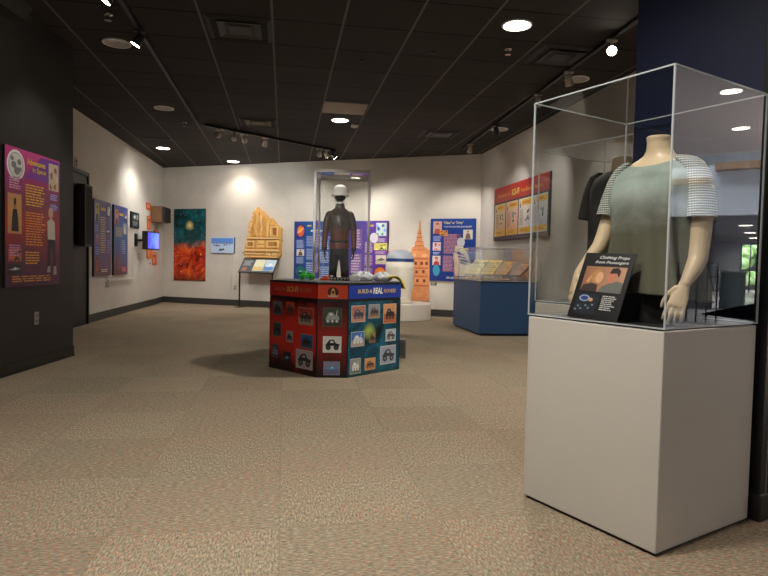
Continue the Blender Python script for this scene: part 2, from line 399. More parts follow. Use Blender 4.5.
def base(name, a, bb, h, m, t=0.012):
    a = Vector(a); bb = Vector(bb); L = (bb-a).length; M = frame(a, bb-a); w = MB()
    w.prism([(0,0),(L,0),(L,h),(0,h)], -t, 0, m); w.prism([(0,0),(L,0),(L,0.015),(0,0.015)], -t-0.008, -t, m)
    o = w.build(name); o.matrix_world = M; return struct(o)
base('baseboard_left', LN+LD*3.4, LB, 0.125, cove); base('baseboard_back', LB, RB, 0.135, cove); base('baseboard_right', RB, (3.616,2.9,0), 0.13, cove)
base('baseboard_left_near', KS, KB, 0.10, mat('glossy_dark_base', (34,32,30), 0.25))
# soffit above the black wall
MK = frame(KB, KD)
w = MB(); w.prism([(-8,2.93),(-1.02,2.93),(-0.92,ZC),(-8,ZC)], -0.12, 0, paint('soffit_paint', (58,55,52))); o = w.build('trim_1'); o.matrix_world = MK; struct(o)
# blue column, turned with the display cases
UB = Vector((-0.40407, 0.91473, 0)); VB = Vector((0.92201, 0.38718, 0)); B0 = Vector((1.284, 1.855, 0))
def uv(u, v, z=0): return B0+UB*u+VB*v+Vector((0,0,z))
w = MB(); w.vprism([uv(-.02,.655)[:2], uv(-.02,2.55)[:2], uv(.61,2.55)[:2], uv(.61,.655)[:2]], 0, ZC, navy); struct(w.build('wall_right_near'))
w = MB(); w.vprism([uv(-.028,.640)[:2], uv(-.028,.675)[:2], uv(.03,.675)[:2], uv(.03,.640)[:2]], 0.1, ZC, mat('black_corner_trim', (16,16,18), 0.35)); struct(w.build('trim_2', bevel=0.003))
w = MB(); w.vprism([uv(-.031,.675)[:2], uv(-.031,.684)[:2], uv(-.01,.684)[:2], uv(-.01,.675)[:2]], 0.1, ZC, mat('brushed_silver_strip', (170,170,172), 0.3, 1.0)); struct(w.build('trim_3'))
w = MB(); w.vprism([uv(-.036,.632)[:2], uv(-.036,2.54)[:2], uv(.02,2.54)[:2], uv(.02,.632)[:2]], 0, 0.11, cove_d); struct(w.build('baseboard_right_near', bevel=0.006))

# frames of the walls: local X to the right as seen from the room, Z up, -Y out of the wall
MBk = lambda s, z: frame(LB+DN*s+Vector((0,0,z)), DN)
MLf = lambda s, z: frame(LN+LD*s+Vector((0,0,z)), LD)
MRt = lambda yy, z: frame((3.616, yy, z), (0,-1,0))
MKn = lambda s, z: frame(KB+KD*s+Vector((0,0,z)), KD)
sB = lambda x: (x-LB.x)/DN.x             # distance along the back wall for a world x
sL = lambda y: (y-LN.y)/LD.y

# ------------------------------------------------------------------ black door and box by the left opening
d = MB(); d.box(sL(8.9)-sL(8.9), 0.62, -0.03, 0, 0, 2.19, mat('black_door_leaf', (10,10,10), 0.5)); d.box(0.62, 0.66, -0.05, 0, 0, 2.22, mat('black_door_frame', (18,17,16), 0.5)); d.box(-.04, 0.66, -0.05, 0, 2.19, 2.24, mat('black_door_frame'))
o = d.build('door_1'); o.matrix_world = MLf(sL(8.92), 0); struct(o)
hb = thing('speaker_cabinet', 'tall black box mounted on the left wall beside the black doorway', 'speaker', MLf(sL(9.05), 1.15))
q = MB(); q.box(0, 0.30, -0.17, -0.05, 0, 0.88, mat('black_plastic', (14,14,14), 0.45)); q.build('cabinet', hb, bevel=0.01)
q = MB(); q.rect(0.03, 0.27, 0.03, 0.85, -0.1725, mat('speaker_mesh', (22,22,22), 0.8)); q.build('grille', hb)
q = MB(); q.box(0.1, 0.2, -0.05, 0, 0.3, 0.5, mat('black_plastic')); q.build('wall_bracket', hb)
q = MB(); q.box(0, 0.10, -0.01, 0, 0, 0.14, mat('sign_grey', (176,170,160), 0.5)); o = q.build('wall_sign'); o.matrix_world = MLf(sL(9.12), 2.26); tag(o, 'small pale grey plate high on left wall above the black doorway', 'sign')
q = MB(); q.rect(0.02, 0.08, 0.03, 0.05, -0.011, mat('sign_dark', (90,60,55))); q.rect(0.02,0.08,0.07,0.11,-0.011, mat('sign_dark')); q.build('printing', o)

# outlets
def outlet(label, M, plate=(200,196,188)):
    b = MB(); pm = mat('outlet_plate_%d' % plate[0], plate, 0.35); b.box(-0.035, 0.035, -0.006, 0, -0.057, 0.057, pm)
    o = b.build('power_outlet', bevel=0.002); o.matrix_world = M; tag(o, label, 'outlet')
    for s in (-0.024, 0.024):
        k = MB(); k.box(-0.017, 0.017, -0.009, -0.006, s-0.016, s+0.016, mat('outlet_face', (120,112,102), 0.4)); k.box(-0.008,-0.005,-0.0095,-0.009, s-0.006, s+0.006, BLACK); k.box(0.005,0.008,-0.0095,-0.009, s-0.006, s+0.006, BLACK); k.build('socket', o)
    return o
outlet('steel power outlet low on the black wall under the purple panel', MKn(-0.665, 0.44), (150,142,130))
outlet('white power outlet on left wall at the end of the white cable channel', MLf(sL(10.50), 0.55))
outlet('white power outlet under the blue picture on the back wall', MBk(sB(-1.05), 0.40))

# ------------------------------------------------------------------ black-wall poster: Adventures in Space
pw, ph = 0.85, 1.165
fm = gradient('space_poster_print', [(0.0,(70,24,60)),(0.22,(96,30,52)),(0.45,(178,48,36)),(0.62,(128,40,66)),(0.80,(170,44,110)),(1.0,(196,62,130))], 'Z', ph, 0.10, 2.2)
po, y = poster('exhibit_panel', 'purple and red panel headed Adventures in Space on the black wall', 'poster', MKn(-1.155, 0.735), pw, ph, fm, 0.022)
X = lambda f: f*pw; Z = lambda f: f*ph
q = MB(); q.poly([(X(.30),Z(.80)),(X(.985),Z(.80)),(X(.985),Z(.985)),(X(.62),Z(.985))], y, gradient('violet_corner', [(0,(150,50,140)),(1,(88,50,160))], 'X', pw)); q.build('printed_banner', po)
y -= 0.001
b = MB(); b.ellipse(X(.175), Z(.875), X(.15), X(.15), y, WHITE, 30); b.ellipse(X(.175), Z(.875), X(.125), X(.125), y-.0006, C(150,150,150), 28); b.ellipse(X(.175), Z(.875), X(.115), X(.115), y-.0010, C(214,212,206), 28)
for a, c, r in ((-.03,.0,.03),(.04,.03,.025),(.01,-.045,.035),(-.05,.05,.02),(.05,-.03,.02)): b.ellipse(X(.175+a*1.3), Z(.875)+c, r*1.2, r, y-.0014, C(120,120,118), 10)
b.build('round_emblem', po)
lettering(po, 'Adventures', X(.36), X(.70), Z(.905), Z(.948), y-.002, YEL, 0.0, 0.02); lettering(po, 'in Space', X(.46), X(.71), Z(.845), Z(.892), y-.002, YEL, 0.0, 0.02)
picture(po, X(.78), X(.965), Z(.755), Z(.955), y, 'blocks', (206,186,150), (150,90,60), (120,100,80), (225,215,195), 3)
for k, (a, c) in enumerate(((.70,.77),(.22,.29))): text_block(po, X(.045), X(.27), Z(a), Z(c+.02), y, C(232,170,200), 5, k, C(140,46,104))
picture(po, X(.045), X(.26), Z(.39), Z(.665), y, 'figure', (206,150,90), (160,110,80), (34,26,24), (200,150,110), 4)
picture(po, X(.045), X(.26), Z(.185), Z(.275), y, 'blocks', (226,110,70), (60,40,40), (40,24,26), None, 5); picture(po, X(.03), X(.26), Z(.095), Z(.165), y, 'ship', (34,26,36), (30,24,30), (190,190,200), None, 6)
text_block(po, X(.31), X(.735), Z(.595), Z(.765), y, C(250,190,60), 8, 11); text_block(po, X(.31), X(.72), Z(.30), Z(.56), y, C(250,150,60), 13, 12); text_block(po, X(.31), X(.62), Z(.16), Z(.265), y, C(250,170,70), 5, 13)
text_block(po, X(.79), X(.965), Z(.67), Z(.725), y, C(216,190,240), 4, 14, C(92,56,150)); text_block(po, X(.79), X(.965), Z(.59), Z(.645), y, C(216,190,240), 4, 15, C(92,56,150))
text_block(po, X(.05), X(.90), Z(.03), Z(.085), y, C(224,150,80), 3, 16)
# plain standing woman shape in place of the cartoon
b = MB(); s = lambda pts: [(X(p[0]), Z(p[1])) for p in pts]
b.poly(s([(.75,.12),(.80,.12),(.83,.33),(.86,.12),(.92,.12),(.90,.36),(.76,.36)]), y, C(40,28,38)); b.poly(s([(.75,.36),(.90,.36),(.89,.50),(.82,.53),(.74,.50)]), y-.0006, C(222,206,194)); b.ellipse(X(.81), Z(.57), X(.05), Z(.045), y-.0006, C(216,170,150), 14)
b.poly(s([(.73,.10),(.80,.10),(.80,.15),(.755,.15)]), y-.001, C(170,160,160)); b.poly(s([(.86,.08),(.93,.08),(.92,.15),(.87,.15)]), y-.001, C(170,160,160)); b.build('printed_figure', po)

# red banner further along the black wall (mirrored faintly in the near display case)
ro, yy = poster('wall_banner', 'red banner board on the black wall behind the viewpoint', 'poster', MKn(-5.0, 1.42), 1.5, 0.36, mat('banner_red', (150,36,34), 0.5))
text_block(ro, 0.1, 1.4, 0.08, 0.28, yy, C(240,190,120), 2, 5)

# ------------------------------------------------------------------ left wall: two tall panels, frame, monitor, orange cards, wooden box
def tall_panel(label, y0, seed, top, mid, bot):
    w_, h_ = 0.80, 1.20
    m = gradient('tall_print_%d' % seed, [(0.0,bot),(0.35,mid),(0.65,mid),(1.0,top)], 'Z', h_, 0.16, 2.5)
    o, y = poster('exhibit_panel', label, 'poster', MLf(sL(y0), 0.70), w_, h_, m, 0.03, mat('dark_board_edge', (38,32,44)))
    A = lambda f: f*w_; B = lambda f: f*h_
    if seed == 1:
        picture(o, A(.05), A(.28), B(.72), B(.95), y, 'portrait', (196,196,150), (190,160,120), (70,84,80), None, 2); picture(o, A(.76), A(.96), B(.80), B(.96), y, 'planet', (60,50,90), (180,170,190), (226,220,226), None, 3)
        text_block(o, A(.34), A(.72), B(.30), B(.80), y, C(226,196,120), 16, 4); text_block(o, A(.36), A(.70), B(.85), B(.93), y, YEL, 1, 3)
        text_block(o, A(.05), A(.30), B(.58), B(.68), y, C(170,170,220), 4, 5, C(84,84,160)); picture(o, A(.10), A(.28), B(.42), B(.56), y, 'figure', (150,130,170), (220,170,160), (200,90,90), None, 6)
        text_block(o, A(.05), A(.34), B(.28), B(.39), y, C(160,180,230), 4, 7, C(72,80,160)); picture(o, A(.07), A(.24), B(.06), B(.25), y, 'figure', (130,60,50), (220,150,110), (196,84,60), None, 8)
        picture(o, A(.70), A(.94), B(.55), B(.66), y, 'ship', (90,100,150), (100,90,130), (226,226,230), None, 9); text_block(o, A(.4), A(.9), B(.05), B(.1), y, WHITE, 2, 10)
        text_block(o, A(.76), A(.95), B(.30), B(.50), y, C(170,170,220), 6, 12, C(84,84,150))
    else:
        picture(o, A(.06), A(.30), B(.72), B(.94), y, 'portrait', (216,140,110), (220,170,140), (170,60,50), None, 2); picture(o, A(.74), A(.94), B(.78), B(.94), y, 'ship', (110,110,150), (80,70,110), (230,230,226), None, 3)
        text_block(o, A(.36), A(.70), B(.84), B(.92), y, YEL, 1, 3); text_block(o, A(.08), A(.70), B(.55), B(.70), y, C(226,200,140), 7, 4)
        picture(o, A(.62), A(.92), B(.60), B(.76), y, 'figure', (150,150,170), (226,220,200), (226,220,214), None, 7)
        b = MB(); b.poly([(A(.28),B(.08)),(A(.44),B(.08)),(A(.38),B(.52)),(A(.34),B(.52))], y, C(150,96,80)); b.poly([(A(.14),B(.04)),(A(.24),B(.04)),(A(.20),B(.34)),(A(.17),B(.34))], y, C(120,70,70)); b.build('printed_tower', o)
        text_block(o, A(.52), A(.90), B(.30), B(.52), y, C(170,190,230), 8, 5, C(70,84,150)); text_block(o, A(.55), A(.92), B(.04), B(.12), y, C(226,150,170), 3, 6, C(150,60,90))
tall_panel('tall violet panel on left wall nearest the black doorway', 9.84, 1, (86,72,140), (96,84,150), (96,60,64))
tall_panel('tall blue panel on left wall between the violet panel and small frame', 10.81, 2, (70,84,170), (64,110,170), (104,64,70))
o, y = poster('picture_frame', 'small black framed notice on left wall above the monitor', 'picture frame', MLf(sL(11.85), 1.57), 0.53, 0.30, mat('frame_black', (22,26,28), 0.4), 0.03, BLACK)
text_block(o, 0.06, 0.48, 0.04, 0.13, y, C(170,190,190), 4, 1); picture(o, 0.12, 0.30, 0.15, 0.26, y, 'planet', (40,60,64), (200,210,210), (150,170,176), None, 1); text_block(o, 0.33, 0.48, 0.15, 0.26, y, WHITE, 4, 2)
# monitor turned out on its arm
mo = thing('monitor', 'black wall monitor on an arm showing a blue and violet picture', 'monitor', frame(LN+LD*sL(12.15)+Vector((0.0,0,1.18)), LD))
Mt = Matrix.Translation((0.38,-0.25,0.17)) @ Matrix.Rotation(radians(-8), 4, 'Z')
q = MB(); q.box(-0.30, 0.30, -0.015, 0.09, -0.18, 0.18, mat('black_plastic'), Mt); q.build('housing', mo, bevel=0.006)
q = MB(); q.add([(-0.275,-0.017,-0.155),(0.275,-0.017,-0.155),(0.275,-0.017,0.155),(-0.275,-0.017,0.155)], [(0,1,2,3)], gradient('monitor_picture', [(0.2,(70,60,190)),(0.5,(70,120,240)),(0.8,(160,90,210))], 'X', 1.1, 0.2, 3, 0.2, 0.9), Mt); q.build('screen', mo)
q = MB(); q.box(0.0, 0.14, -0.03, 0.0, 0.05, 0.29, mat('black_plastic')); q.build('wall_mount', mo)
q = MB(); q.tube([(0.07,-0.03,0.17),(0.20,-0.09,0.17),(0.38,-0.17,0.17)], 0.022, mat('black_plastic'), 8); q.build('arm', mo)
# cable channel of the monitor
q = MB(); cw = mat('white_raceway', (222,216,206), 0.5); q.box(0.0,0.03,-0.02,0,0.62,1.20,cw); q.box(-1.42,0.03,-0.022,0,0.60,0.635,cw); q.box(-1.42,-1.40,-.02,0,.50,.60,cw)
o = q.build('cable_channel'); o.matrix_world = MLf(sL(12.0), 0.0); tag(o, 'white cable channel running down left wall from the monitor', 'cable channel')
# orange printed cards around the box
OR = [(230,92,40),(236,104,46),(226,84,52),(240,120,44),(232,98,66)]
cards = [((140,200),(149,209),'orange title card at the top of the orange card display',(13.0,13.33,2.01,2.15)),
         ((143,214),(149,228),'orange card directly left of the wooden wall box',(13.08,13.33,1.60,1.88)),
         ((152,229),(158,248),'pale orange card under the wooden wall box',(13.62,14.05,1.23,1.62)),
         ((143,243),(149,262),'orange card right below the monitor with black wheel shapes',(13.05,13.50,1.00,1.37)),
         ((149,256),(155,270),'lowest orange card of the display on left wall',(13.50,13.88,0.86,1.14)),
         ((143,236),(150,243),'small orange card touching the right edge of the monitor',(13.12,13.40,1.38,1.52))]
for k, (_, _, lb, (ya, yb, za, zb)) in enumerate(cards):
    o, y = poster('orange_card', lb, 'card', MLf(sL(ya), za), yb-ya, zb-za, C(*OR[k % 5]), 0.012, C(200,80,40), 'orange cards on the left wall')
    w_, h_ = yb-ya, zb-za
    if k == 0: text_block(o, 0.03, w_-0.03, 0.03, h_-0.03, y, C(250,220,180), 2, k)
    else:
        text_block(o, 0.03, w_*0.6, 0.03, h_*0.55, y, C(250,210,170), 4, k)
        picture(o, w_*0.12, w_*0.8, h_*0.6, h_*0.92, y, 'rover', (244,190,140), (236,140,80), (70,44,36), None, k)
for k, (ya, za, r_) in enumerate(((13.51,1.42,.07),(13.30,0.90,.05))):
    q = MB(); q.ellipse(0, 0, r_*1.4, r_, -0.012, C(226,220,210), 18); q.ellipse(0, 0, r_*.9, r_*.6, -0.0126, C(60,56,54), 14); q.prism([(r_*1.4*cos(2*pi*i/18), r_*sin(2*pi*i/18)) for i in range(18)], -0.011, 0, C(226,220,210))
    o = q.build('round_sticker'); o.matrix_world = MLf(sL(ya), za); tag(o, ('larger' if k == 0 else 'smaller')+' round grey and white cut-out among the orange cards', 'sticker', 'round stickers on the left wall')
bx = thing('wooden_box', 'brown wooden box mounted high on left wall near the corner', 'box', MLf(sL(13.35), 1.78))
wd = wood('brown_veneer', (96,70,50), (126,94,66))
q = MB(); q.box(0, 0.62, -0.235, 0, 0, 0.33, wd); q.build('carcass', bx, bevel=0.006)
q = MB(); q.box(0.01, 0.61, -0.285, -0.235, 0.01, 0.32, mat('dark_baffle', (34,28,26), 0.6)); q.build('front_baffle', bx)

# ------------------------------------------------------------------ back wall pieces
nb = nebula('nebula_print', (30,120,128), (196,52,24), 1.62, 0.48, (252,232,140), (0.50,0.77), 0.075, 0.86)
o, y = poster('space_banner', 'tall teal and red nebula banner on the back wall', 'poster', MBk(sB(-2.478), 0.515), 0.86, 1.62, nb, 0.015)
b = MB()
r = random.Random(5)
for k in range(26): b.ellipse(r.uniform(.04,.82), r.uniform(.04,1.58), .004+.006*r.random(), .004+.006*r.random(), y, C(250,240,226), 8)
b.ellipse(.74,.60,.022,.022,y,C(255,190,70),12); b.ellipse(.20,.20,.012,.012,y,C(255,240,220),10); b.build('printed_stars', o)
o, y = poster('landscape_picture', 'small blue and white snow scene picture on the back wall', 'picture', MBk(sB(-1.588), 1.155), 0.605, 0.345, C(196,216,240), 0.045, mat('frame_slate', (60,74,110), 0.4))
b = MB(); b.poly([(.02,.20),(.585,.20),(.585,.325),(.02,.325)], y, C(96,150,226)); b.poly([(.02,.20),(.585,.20),(.585,.215),(.45,.235),(.3,.222),(.15,.24),(.02,.22)], y-.0006, C(120,150,200)); b.build('printed_sky', o)
b = MB()
for x, z, s_ in ((.10,.17,.03),(.16,.165,.035),(.22,.16,.03),(.36,.175,.03),(.42,.18,.025),(.50,.18,.02),(.26,.07,.05),(.33,.08,.04)): b.poly([(x-s_,z-s_*.4),(x+s_,z-s_*.5),(x+s_*.6,z+s_*.4),(x-s_*.2,z+s_*.6)], y-.0008, C(60,74,100))
b.build('printed_vehicles', o)
q = MB(); q.box(-0.012,0.012,-0.015,0,0.42,1.16,cw); o = q.build('cable_channel'); o.matrix_world = MBk(sB(-1.13), 0); tag(o, 'thin white cable channel below the snow scene picture', 'cable channel')
# wooden carved relief
cv = thing('wood_carving', 'tall stepped carved wooden relief on the back wall', 'carving', MBk(sB(-0.861), 1.04))
wd2 = wood('honey_wood', (206,148,72), (226,174,98)); wd3 = wood('honey_wood_dark', (150,98,42), (184,128,64)); wd4 = wood('honey_wood_light', (226,176,104), (240,200,132))
out = [(0.10,0.0),(0.90,0.02),(0.945,0.08),(0.955,0.66),(0.84,0.74),(0.78,0.81),(0.72,0.87),(0.65,0.84),(0.60,0.93),(0.52,1.00),(0.44,1.04),(0.375,1.11),(0.34,1.05),(0.27,1.01),(0.245,0.93),(0.25,0.83),(0.19,0.80),(0.165,0.70),(0.145,0.56),(0.13,0.42),(0.085,0.28),(0.05,0.12)]
q = MB(); q.prism(out, -0.10, 0, wd2); q.build('slab', cv, bevel=0.01)
def rel(bxs, name, m, d=0.035):
    for x0, x1, z0, z1 in bxs:
        q = MB(); q.box(x0, x1, -0.10-d, -0.10, z0, z1, m); q.build(name, cv, bevel=0.008)
rel([(.10,.94,.155,.205),(.13,.94,.42,.455)], 'carved_ledge', wd4, 0.05)
rel([(.10,.92,.03,.06),(.10,.58,.09,.13),(.62,.72,.07,.14),(.76,.90,.07,.14)], 'carved_base', wd4, 0.03)
rel([(.14,.34,.24,.39),(.40,.58,.24,.30),(.42,.56,.32,.40),(.64,.93,.24,.40)], 'carved_panel', wd4, 0.04)
rel([(.17,.31,.27,.36),(.68,.90,.27,.37)], 'carved_recess', wd3, 0.042)
rel([(.17,.25,.47,.56),(.18,.27,.58,.66),(.20,.28,.68,.77),(.64,.69,.47,.76),(.72,.92,.47,.50),(.72,.92,.66,.69),(.72,.76,.50,.66),(.88,.92,.50,.66)], 'carved_steps', wd4, 0.045)
rel([(.78,.86,.51,.65)], 'carved_niche', wood('red_niche', (150,70,34), (176,96,50)), 0.02)
rel([(.66,.72,.78,.81),(.74,.80,.72,.75),(.27,.34,.82,.86),(.28,.35,.90,.94)], 'carved_finial', wd4, 0.04)
for k in range(5):
    q = MB(); xx = .33+.055*k; top = (1.02,1.05,1.0,.94,.88)[k]
    q.loft([((xx+.016*sin(j*1.1+k), -.10-.012, .46+(top-.46)*j/9), .024, .035) for j in range(10)], wd4 if k % 2 else wd2, 10, None, (1,0,0)); q.build('carved_flute', cv, True)
q = MB(); q.box(-.02,.09,-.05,-.02,.12,.145, mat('steel', (150,150,150), .35, 1.0)); q.build('wall_bracket', cv)
# reading rail below the carving
rr = thing('reading_rail', 'tilted graphic panel on thin black legs below the wood carving', 'sign stand', frame(Vector((-0.96,13.12,0)), DN))
blk = mat('black_metal', (20,20,20), 0.4)
Mp = Matrix.Translation((0,0,0.735)) @ Matrix.Rotation(radians(-38), 4, 'X')
q = MB(); q.box(0, 0.86, -0.02, 0, 0, 0.38, blk, Mp @ Matrix.Translation((0,0,0))); q.build('panel', rr)
q = MB(); q.add([(0.015,-0.0215,0.015),(0.845,-0.0215,0.015),(0.845,-0.0215,0.365),(0.015,-0.0215,0.365)], [(0,1,2,3)], C(84,88,94), Mp); q.build('printed_face', rr)
def onp(obj):
    obj.matrix_local = Mp; return obj
onp(picture(rr, .33, .56, .06, .34, -.023, 'scene', (226,224,190), (216,190,120), (120,100,60), (236,234,228), 3)); onp(picture(rr, .59, .82, .06, .34, -.023, 'ship', (190,214,226), (90,140,200), (230,236,240), (236,234,228), 4))
onp(text_block(rr, .04, .29, .18, .33, -.023, C(190,190,190), 6, 3)); onp(picture(rr, .06, .18, .04, .14, -.023, 'figure', (150,110,90), (220,180,150), (176,110,80), None, 7))
for x in (0.03, 0.83):
    q = MB(); q.box(x-0.012, x+0.012, 0.0, 0.02, 0, 0.745, blk); q.build('leg', rr)
q = MB(); q.box(-.02, .06, -.08, .20, 0, .012, blk); q.box(.80, .88, -.08, .20, 0, .012, blk); q.build('foot_plate', rr)
# two panels behind the costume case
def wide_panel(label, x0, w_, h_, z, stops, seed, title):
    m = gradient('wide_print_%d' % seed, stops, 'X', w_, 0.10, 2.2)
    return poster('exhibit_panel', label, 'poster', MBk(sB(x0), z), w_, h_, m, 0.02)
w_, h_ = 0.90, 1.28
o, y = wide_panel('blue panel on back wall left of the glass costume case', 0.214, w_, h_, 0.56, [(0,(40,66,140)),(.5,(36,90,160)),(1,(50,70,150))], 1, '')
picture(o, .05, .25, .94, 1.22, y, 'planet', (50,56,130), (240,150,70), (220,96,60), None, 1); text_block(o, .30, .42, 1.16, 1.22, y, YEL, 1, 3); text_block(o, .36, .78, 1.05, 1.12, y, WHITE, 1, 3)
for k, (a, c, d_, e_) in enumerate(((.05,.24,.72,.90),(.28,.55,.76,.98),(.28,.55,.48,.72),(.05,.24,.40,.54),(.58,.86,.70,.98),(.58,.86,.42,.66),(.28,.55,.10,.44),(.58,.86,.06,.36))): text_block(o, a, c, d_, e_, y, C(180,190,220), 7, k, C(76,104,170))
picture(o, .06, .24, .56, .70, y, 'figure', (226,220,210), (200,160,130), (120,80,70), None, 2); blob(o, .16, .24, .12, .12, y-.001, C(40,110,120), C(20,40,60)); picture(o, .10, .22, .17, .31, y-.002, 'ship', (40,110,120), (30,70,80), (150,200,190), None, 4)
w2, h2 = 0.86, 1.26
o, y = wide_panel('violet panel on back wall right of the glass costume case', 1.29, w2, h2, 0.585, [(0,(70,62,150)),(.5,(92,62,160)),(1,(100,60,150))], 2, '')
text_block(o, .40, .58, 1.13, 1.20, y, YEL, 1, 3); text_block(o, .40, .48, 1.03, 1.09, y, YEL, 1, 3)
picture(o, .60, .82, .96, 1.22, y, 'blocks', (210,226,226), (110,170,150), (60,90,150), None, 3); blob(o, .56, .92, .09, .10, y-.002, C(226,222,230), C(120,80,160)); picture(o, .56, .84, .68, .82, y, 'blocks', (226,216,120), (60,60,70), (150,150,60), None, 5)
picture(o, .60, .82, .40, .58, y, 'ship', (226,216,196), (200,190,160), (90,84,80), None, 6); blob(o, .70, .22, .12, .12, y-.001, C(230,120,50), C(40,20,60)); picture(o, .64, .77, .16, .28, y-.002, 'ship', (236,150,60), (220,110,50), (120,40,30), None, 7)
for k, (a, c, d_, e_) in enumerate(((.36,.54,.62,.84),(.36,.54,.36,.58),(.36,.54,.08,.32),(.58,.82,.60,.66),(.62,.82,.84,.92),(.06,.30,.70,1.1),(.06,.30,.2,.6))): text_block(o, a, c, d_, e_, y, C(214,190,220), 7, k, C(140,92,160))
# orange cut-out townscape with a tall tower
mu = thing('cutout_mural', 'flat orange cut-out townscape with a tall spire on the back wall', 'mural', MBk(sB(1.98), 0.29))
t1 = paint('terracotta_print', (226,150,98), 0.12, 0.7, 9); t2 = C(196,110,68); t3 = C(240,176,126); t4 = C(120,66,48)
sil = [(0,0),(.92,0),(.92,.98),(.88,1.0),(.85,1.03),(.79,1.06),(.79,1.14),(.755,1.16),(.755,1.25),(.735,1.27),(.735,1.36),(.72,1.38),(.712,1.56),(.70,1.56),(.69,1.38),(.67,1.36),(.67,1.27),(.65,1.25),(.65,1.16),(.615,1.14),(.615,1.06),(.56,1.03),(.54,.90),(.50,.86),(.40,.90),(.30,.96),(.18,.98),(.06,.95),(0,.9)]
q = MB(); q.prism(sil, -0.015, 0, t1); q.build('board', mu)
q = MB(); y = -0.0165
for z in (.98,1.06,1.14,1.22,1.30): q.rect(.60+(z-.98)*.2, .82-(z-.98)*.22, z, z+.018, y, t2)
for x, z, wz, hz in ((.56,.80,.34,.04),(.58,.62,.32,.03),(.60,.46,.30,.03),(.56,.28,.36,.03)): q.rect(x, x+wz, z, z+hz, y, t2)
for x, z in ((.62,.70),(.74,.70),(.84,.70),(.64,.53),(.78,.54),(.66,.36),(.80,.36),(.1,.7),(.2,.8),(.3,.74)): q.rect(x, x+.05, z, z+.06, y, t4)
for x, z, r_ in ((.60,.88,.05),(.82,.88,.05),(.15,.88,.09),(.36,.82,.08)): q.ellipse(x, z, r_, r_*.7, y-.0005, t3, 14)
q.build('printed_buildings', mu)
# clean or dirty poster
w3, h3 = 0.88, 1.19
o, y = poster('exhibit_panel', 'dark blue panel headed Clean or Dirty in the back right corner', 'poster', MBk(sB(2.79), 0.69), w3, h3, gradient('corner_print', [(0,(30,56,130)),(1,(36,70,150))], 'Z', h3, .08, 2), 0.025)
lettering(o, '"Clean" or "Dirty"', .25, .64, 1.075, 1.14, y, C(244,226,150), .15); lettering(o, 'How do you like your Sci-Fi?', .26, .80, 1.015, 1.055, y, WHITE, .1)
picture(o, .05, .22, .90, 1.14, y, 'portrait', (216,170,160), (226,170,150), (190,90,80), None, 1); picture(o, .18, .34, .86, .97, y-.002, 'blocks', (220,150,80), (190,80,50), (80,50,50), None, 2); picture(o, .64, .82, .80, .98, y, 'figure', (222,212,196), (200,170,150), (120,100,90), None, 3)
picture(o, .05, .21, .58, .74, y, 'blocks', (236,216,220), (220,90,90), (230,120,120), None, 4); picture(o, .05, .21, .30, .48, y, 'portrait', (226,210,200), (226,160,140), (190,60,60), None, 5); blob(o, .13, .20, .07, .11, y-.001, C(60,150,190), C(20,40,80))
text_block(o, .25, .60, .52, .90, y, C(210,160,180), 15, 5, C(110,70,120)); text_block(o, .25, .50, .18, .49, y, C(210,160,180), 12, 6, C(110,70,120)); text_block(o, .05, .22, .76, .86, y, C(190,200,240), 4, 7, C(70,90,180)); text_block(o, .05, .22, .50, .56, y, C(190,200,240), 2, 8); text_block(o, .3, .85, .04, .09, y, C(210,214,226), 2, 9)
b = MB(); b.poly([(.50,.10),(.84,.10),(.80,.36),(.74,.52),(.64,.66),(.50,.68),(.46,.5),(.48,.3)], y-.001, C(226,214,196)); b.ellipse(.60,.74,.075,.09,y-.0016,C(206,206,210),18)
for z, x in ((.46,.60),(.40,.63),(.52,.57),(.34,.65),(.56,.50)): b.poly([(x-.05,z),(x+.10,z-.03),(x+.10,z-.005),(x-.05,z+.025)], y-.0022, C(60,84,150))
b.build('printed_shape', o)
q = MB(); q.box(-0.06,0.06,-.008,0,-.035,.035,C(70,64,58)); o = q.build('label_plate'); o.matrix_world = MBk(sB(2.86), .635); tag(o, 'small dark label plate under the corner panel', 'label')
q = MB(); q.rect(-.045,.045,.005,.02,-.009,C(200,196,188)); q.rect(-.045,.02,-.02,-.008,-.009,C(200,196,188)); q.build('printing', o)

